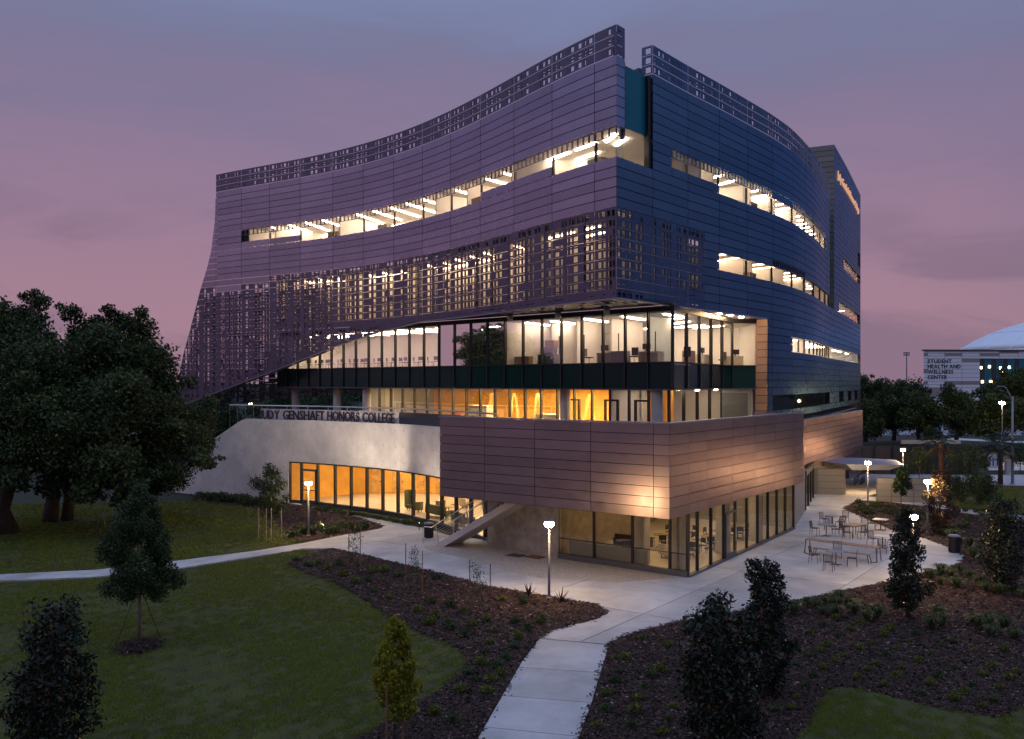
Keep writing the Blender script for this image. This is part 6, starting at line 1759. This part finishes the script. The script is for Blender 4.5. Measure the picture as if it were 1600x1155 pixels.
def task_chair(p, rz, label, m='black_metal'):
    o = empty('office_chair', p, label, 'chair', 'office chairs on the third floor'); o.rotation_euler = (0, 0, rz)
    MB().box((0, 0, .47), (.48, .46, .08)).build('seat', m, o, False, False); MB().box((0, -.24, .80), (.44, .06, .52)).build('backrest', m, o, False, False)
    MB().tube([(0, 0, .08), (0, 0, .45)], .03, 6).build('column', 'steel', o, False, False)
    for k in range(5): t = k * 1.2566; MB().tube([(0, 0, .09), (.3 * math.cos(t), .3 * math.sin(t), .04)], .025, 5).build('foot', 'black_metal', o, False, False)
def f3(k, d): p = C3 + dL * BAY * k + nL * d; return (p.x, p.y, FZ3 - .02)
desk(f3(1.4, 1.3), rzL, 'desk with monitor behind the second corner bay'); desk(f3(3.3, 1.3), rzL, 'desk with monitor behind the fourth corner bay'); desk(f3(6.3, 1.3), rzL, 'desk piled with boxes in the lit office', 'grey_plastic')
desk(f3(9.6, 1.4), rzL, 'desk in the unlit office', 'dim_wall'); desk((13.3, 60.8, FZ3 - .02), 1.0, 'desk behind the slanted corner glass'); desk((16.2, 64.3, FZ3 - .02), .0, 'pale desk with monitor behind the last glass bay')
for k, d, a, lab in ((2.1, 1.2, .4, 'dark office chair near the corner column'), (4.2, 1.2, 1.9, 'dark office chair in the middle lit office'), (8.9, 1.0, 1.0, 'dark office chair in the unlit office'), (10.9, 1.2, 2.5, 'dark chair at the far side of the unlit office'), (.35, 2.6, .5, 'dark office chair right at the corner glass')):
    task_chair(f3(k, d), rzL + a, lab)
task_chair((15.3, 63.6, FZ3 - .02), 2.5, 'dark office chair by the brown reveal')
box_thing('storage_box', 'low tan cabinet behind the eighth bay glass', 'cabinet', f3(7.4, .8), (1.3, .5, .62), 'cardboard', rzL); box_thing('storage_box', 'grey carton on the piled desk', 'box', (*f3(6.3, 1.3)[:2], FZ3 + .74), (1.1, .5, .4), 'grey_plastic', rzL)
box_thing('storage_box', 'cardboard carton on top of the grey carton', 'box', (*f3(6.15, 1.3)[:2], FZ3 + 1.17), (.8, .5, .5), 'cardboard', rzL); box_thing('storage_box', 'wide grey cabinet behind the third bay glass', 'cabinet', f3(2.6, .9), (1.2, .5, .8), 'grey_cloth', rzL)
box_thing('storage_box', 'brown cabinet behind the slanted corner glass', 'cabinet', (11.4, 56.4, FZ3 - .02), (1.0, .5, .85), 'cardboard', 1.0)
def stack_chair(p, rz, lab):
    o = empty('classroom_chair', p, lab, 'chair', 'classroom chairs'); o.rotation_euler = (0, 0, rz)
    if not hasattr(stack_chair, 'm'):
        l = MB()
        stack_chair.m = [('seat', MB().box((0, 0, .45), (.44, .42, .04)).mesh('seat', 'black_metal')), ('backrest', MB().box((0, -.21, .72), (.42, .03, .28)).mesh('backrest', 'black_metal'))]
        for sx in (-1, 1):
            stack_chair.m.append(('leg', MB().tube([(sx * .2, .2, 0), (sx * .19, .15, .44)], .014, 5).mesh('leg', 'black_metal'))); stack_chair.m.append(('leg', MB().tube([(sx * .2, -.24, 0), (sx * .19, -.18, .44), (sx * .19, -.22, .8)], .014, 5).mesh('leg', 'black_metal')))
    for n, me in stack_chair.m: link(n, me, o, False)
for k in range(11):
    for d in (.8, 1.7): p = f3(12.7 + k * 1.0 * .62 * 1.6, d); stack_chair(p, rzL + (k % 3) * .5 + d, 'classroom chair in the %s row, %sfrom the unlit office' % ('window' if d < 1 else 'rear', ORD[k] or 'first '))

# lounge
def sofa(p, rz, label, m, w=2.2):
    o = empty('sofa', p, label, 'sofa', 'lounge seating'); o.rotation_euler = (0, 0, rz)
    MB().box((0, 0, .33), (w, .8, .22)).build('seat', m, o, False, False); MB().box((0, .36, .62), (w, .16, .5)).build('backrest', m, o, False, False)
    for sx in (-1, 1): MB().box((sx * (w / 2 + .06), 0, .42), (.12, .8, .42)).build('arm', m, o, False, False)
    for sx in (-1, 1):
        for sy in (-1, 1): MB().tube([(sx * (w / 2 - .1), sy * .3, 0), (sx * (w / 2 - .1), sy * .3, .22)], .025, 5).build('leg', 'black_metal', o, False, False)
def armchair(p, rz, label, m, hi=.75):
    o = empty('armchair', p, label, 'armchair', 'lounge seating'); o.rotation_euler = (0, 0, rz)
    MB().lathe((0, 0, .16), [(.33, 0), (.37, .1), (.37, .26), (.3, .28)], 14).build('seat', m, o, False, False)
    V = []; F = []
    for i in range(9):
        t = math.pi * (i / 8); c, s = math.cos(t), math.sin(t)
        V += [(.44 * c, .44 * s, .25), (.46 * c, .46 * s, hi), (.36 * c, .36 * s, hi), (.36 * c, .36 * s, .25)]
    for i in range(8): F += [(4 * i + j, 4 * i + 4 + j, 4 * i + 4 + (j + 1) % 4, 4 * i + (j + 1) % 4) for j in range(4)]
    F += [(0, 1, 2, 3), (35, 34, 33, 32)]; MB().add(V, F).build('backrest', m, o, False, False)
    for k in range(4): t = .78 + k * 1.57; MB().tube([(.25 * math.cos(t), .25 * math.sin(t), 0), (.22 * math.cos(t), .22 * math.sin(t), .17)], .02, 5).build('leg', 'black_metal', o, False, False)
def side_table(p, label, m='table_wood', r=.35, h=.5):
    o = empty('side_table', p, label, 'table', 'small indoor tables')
    MB().lathe((0, 0, h - .03), [(r, 0), (r, .03)], 18).build('table_top', m, o, False, False); MB().tube([(0, 0, .02), (0, 0, h - .03)], .03, 6).build('pedestal', 'black_metal', o, False, False); MB().lathe((0, 0, 0), [(r * .6, 0), (r * .55, .02)], 14).build('foot', 'black_metal', o, False, False)
z0 = .062
sofa((-5.1, 62.0, z0), 2.2, 'long olive curved sofa in the amber lounge', 'olive_fabric', 2.6); sofa((-3.3, 58.6, z0), 2.1, 'tall-backed olive booth sofa beside the stair', 'olive_fabric', 1.8)
armchair((-6.9, 64.4, z0), 2.6, 'green tub chair behind the lounge glass', 'olive_fabric', .8); armchair((-5.4, 65.2, z0), -2.2, 'dark tub chair in the middle of the lounge', 'olive_fabric', .75); armchair((-7.6, 65.4, z0), .6, 'high-backed green chair before the amber wall', 'olive_fabric', 1.5)
side_table((-4.2, 65.0, z0), 'round timber coffee table in the lounge'); side_table((-4.6, 63.4, z0), 'small round table between lounge seats'); armchair((-3.6, 66.5, z0), 1.8, 'tan tub chair deep in the lounge', 'tan_fabric', .75)
# cafe
def gq(u, v): p = G0 + Ld * u + Rd * v; return (p.x, p.y, z0)
armchair(gq(4.5, 2.2), math.atan2(-Ld.y, -Ld.x), 'black leather tub armchair behind the low wall', 'dark_leather', .9); armchair(gq(3.0, 3.6), 2.4, 'cream armchair beside the square column', 'cream_fabric', .8); sofa(gq(5.6, 4.6), math.atan2(Ld.y, Ld.x), 'dark sofa at the back of the cafe', 'dark_leather', 1.9)
side_table(gq(6.4, 1.6), 'small pale table near the stained wall'); side_table(gq(5.4, 3.2), 'dark round cafe table behind the leather chair', 'chair_metal', .45, .74)
for i, (u, v) in enumerate(((2.2, 3.6), (2.4, 5.2), (2.2, 7.4), (2.4, 9.4), (2.2, 11.6), (4.6, 6.2), (4.6, 8.8))):
    side_table(gq(u, v), ('first', 'second', 'third', 'fourth', 'fifth', 'sixth', 'seventh')[i] + ' cafe table counting from the glass corner', 'table_wood', .5, .74)
    for j, a in enumerate((.4, 2.5, 4.6)):
        x, y, z = gq(u, v); o = empty('cafe_chair', (x + .75 * math.cos(a), y + .75 * math.sin(a), z), 'dark cafe chair on the %s side of the %s cafe table from the glass corner' % (('far', 'inner', 'street')[j], ('first', 'second', 'third', 'fourth', 'fifth', 'sixth', 'seventh')[i]), 'chair', 'cafe chairs'); o.rotation_euler = (0, 0, a + math.pi / 2)
        for n, me in stack_chair.m: link(n, me, o, False)
# second floor
def g2(k, d): p = C2 + dL * k + nL * d; return (p.x, p.y, FZ2)
armchair((*g2(20.6, 1.5)[:2], FZ2 + .9), rzL, 'red chair glimpsed above the terrace parapet', 'red_fabric', .8)
box_thing('counter', 'pale reception counter on the second floor', 'counter', g2(18.4, 1.8), (2.2, .7, 2.2), 'cream_fabric', rzL); box_thing('counter', 'low pale counter nearer the terrace column', 'counter', g2(11.5, 2.0), (2.0, .7, 1.7), 'cream_fabric', rzL)
# ceiling fans under the soffit
def fan(px, y, Y, label):
    p = at(px, y, Y); o = empty('ceiling_fan', p, label, 'fan', 'soffit fans')
    MB().lathe((0, 0, -.05), [(.16, 0), (.2, .06), (.2, .14), (.1, .2)], 14).build('hub', 'coping', o, False, False); MB().tube([(0, 0, .1), (0, 0, zr(27) + .06 - p.z)], .03, 6).build('rod', 'coping', o, False, False)
    for k in range(6):
        t = k * math.pi / 3 + .2; MB().box((1.05 * math.cos(t), 1.05 * math.sin(t), 0), (1.75, .17, .03), t).build('blade', 'coping', o, False, False)
fan(800, 488.5, 57.2, 'large six-bladed fan under the soffit left of centre'); fan(946, 475.5, 50.8, 'large six-bladed fan under the soffit by the corner')

# cabinets and cartons standing at the fifth-floor windows
for i, (pl, q, h, m, lab) in enumerate(((LF, lj[4] + 2.0, 1.75, 'cardboard', 'tall tan cabinet at the fifth-floor window past the raised sill'), (LF, lj[1] + 1.0, 1.6, 'cream_fabric', 'pale cabinet at the corner-side fifth-floor window'), (LF, lj[7] + 2.6, 1.6, 'cream_fabric', 'pale cabinet in the middle of the ribbon window'),
        (LF, lj[9] + 1.0, 1.7, 'tan_fabric', 'tan bookcase near the far end of the ribbon window'), (RF, rj[5] - 1.4, 1.75, 'cardboard', 'brown cabinet at the bend of the upper ribbon window'), (RF, rj[2] + 1.0, 1.65, 'cream_fabric', 'pale cabinet at the upper ribbon window beside the corner'))):
    x, y = pl.xy(q, -1.1); d = pl.dir(q); box_thing('cabinet', lab, 'cabinet', (x, y, F5), (1.2, .5, h), m, math.atan2(d[1], d[0]), 'cabinets at the fifth-floor windows')
x, y = RF.xy(rj[4] + 2.6, -1.0); d = RF.dir(rj[4] + 2.6); box_thing('cabinet', 'brown cabinet at the fourth-floor ribbon window', 'cabinet', (x, y, zr(24)), (1.1, .5, 1.6), 'cardboard', math.atan2(d[1], d[0]))
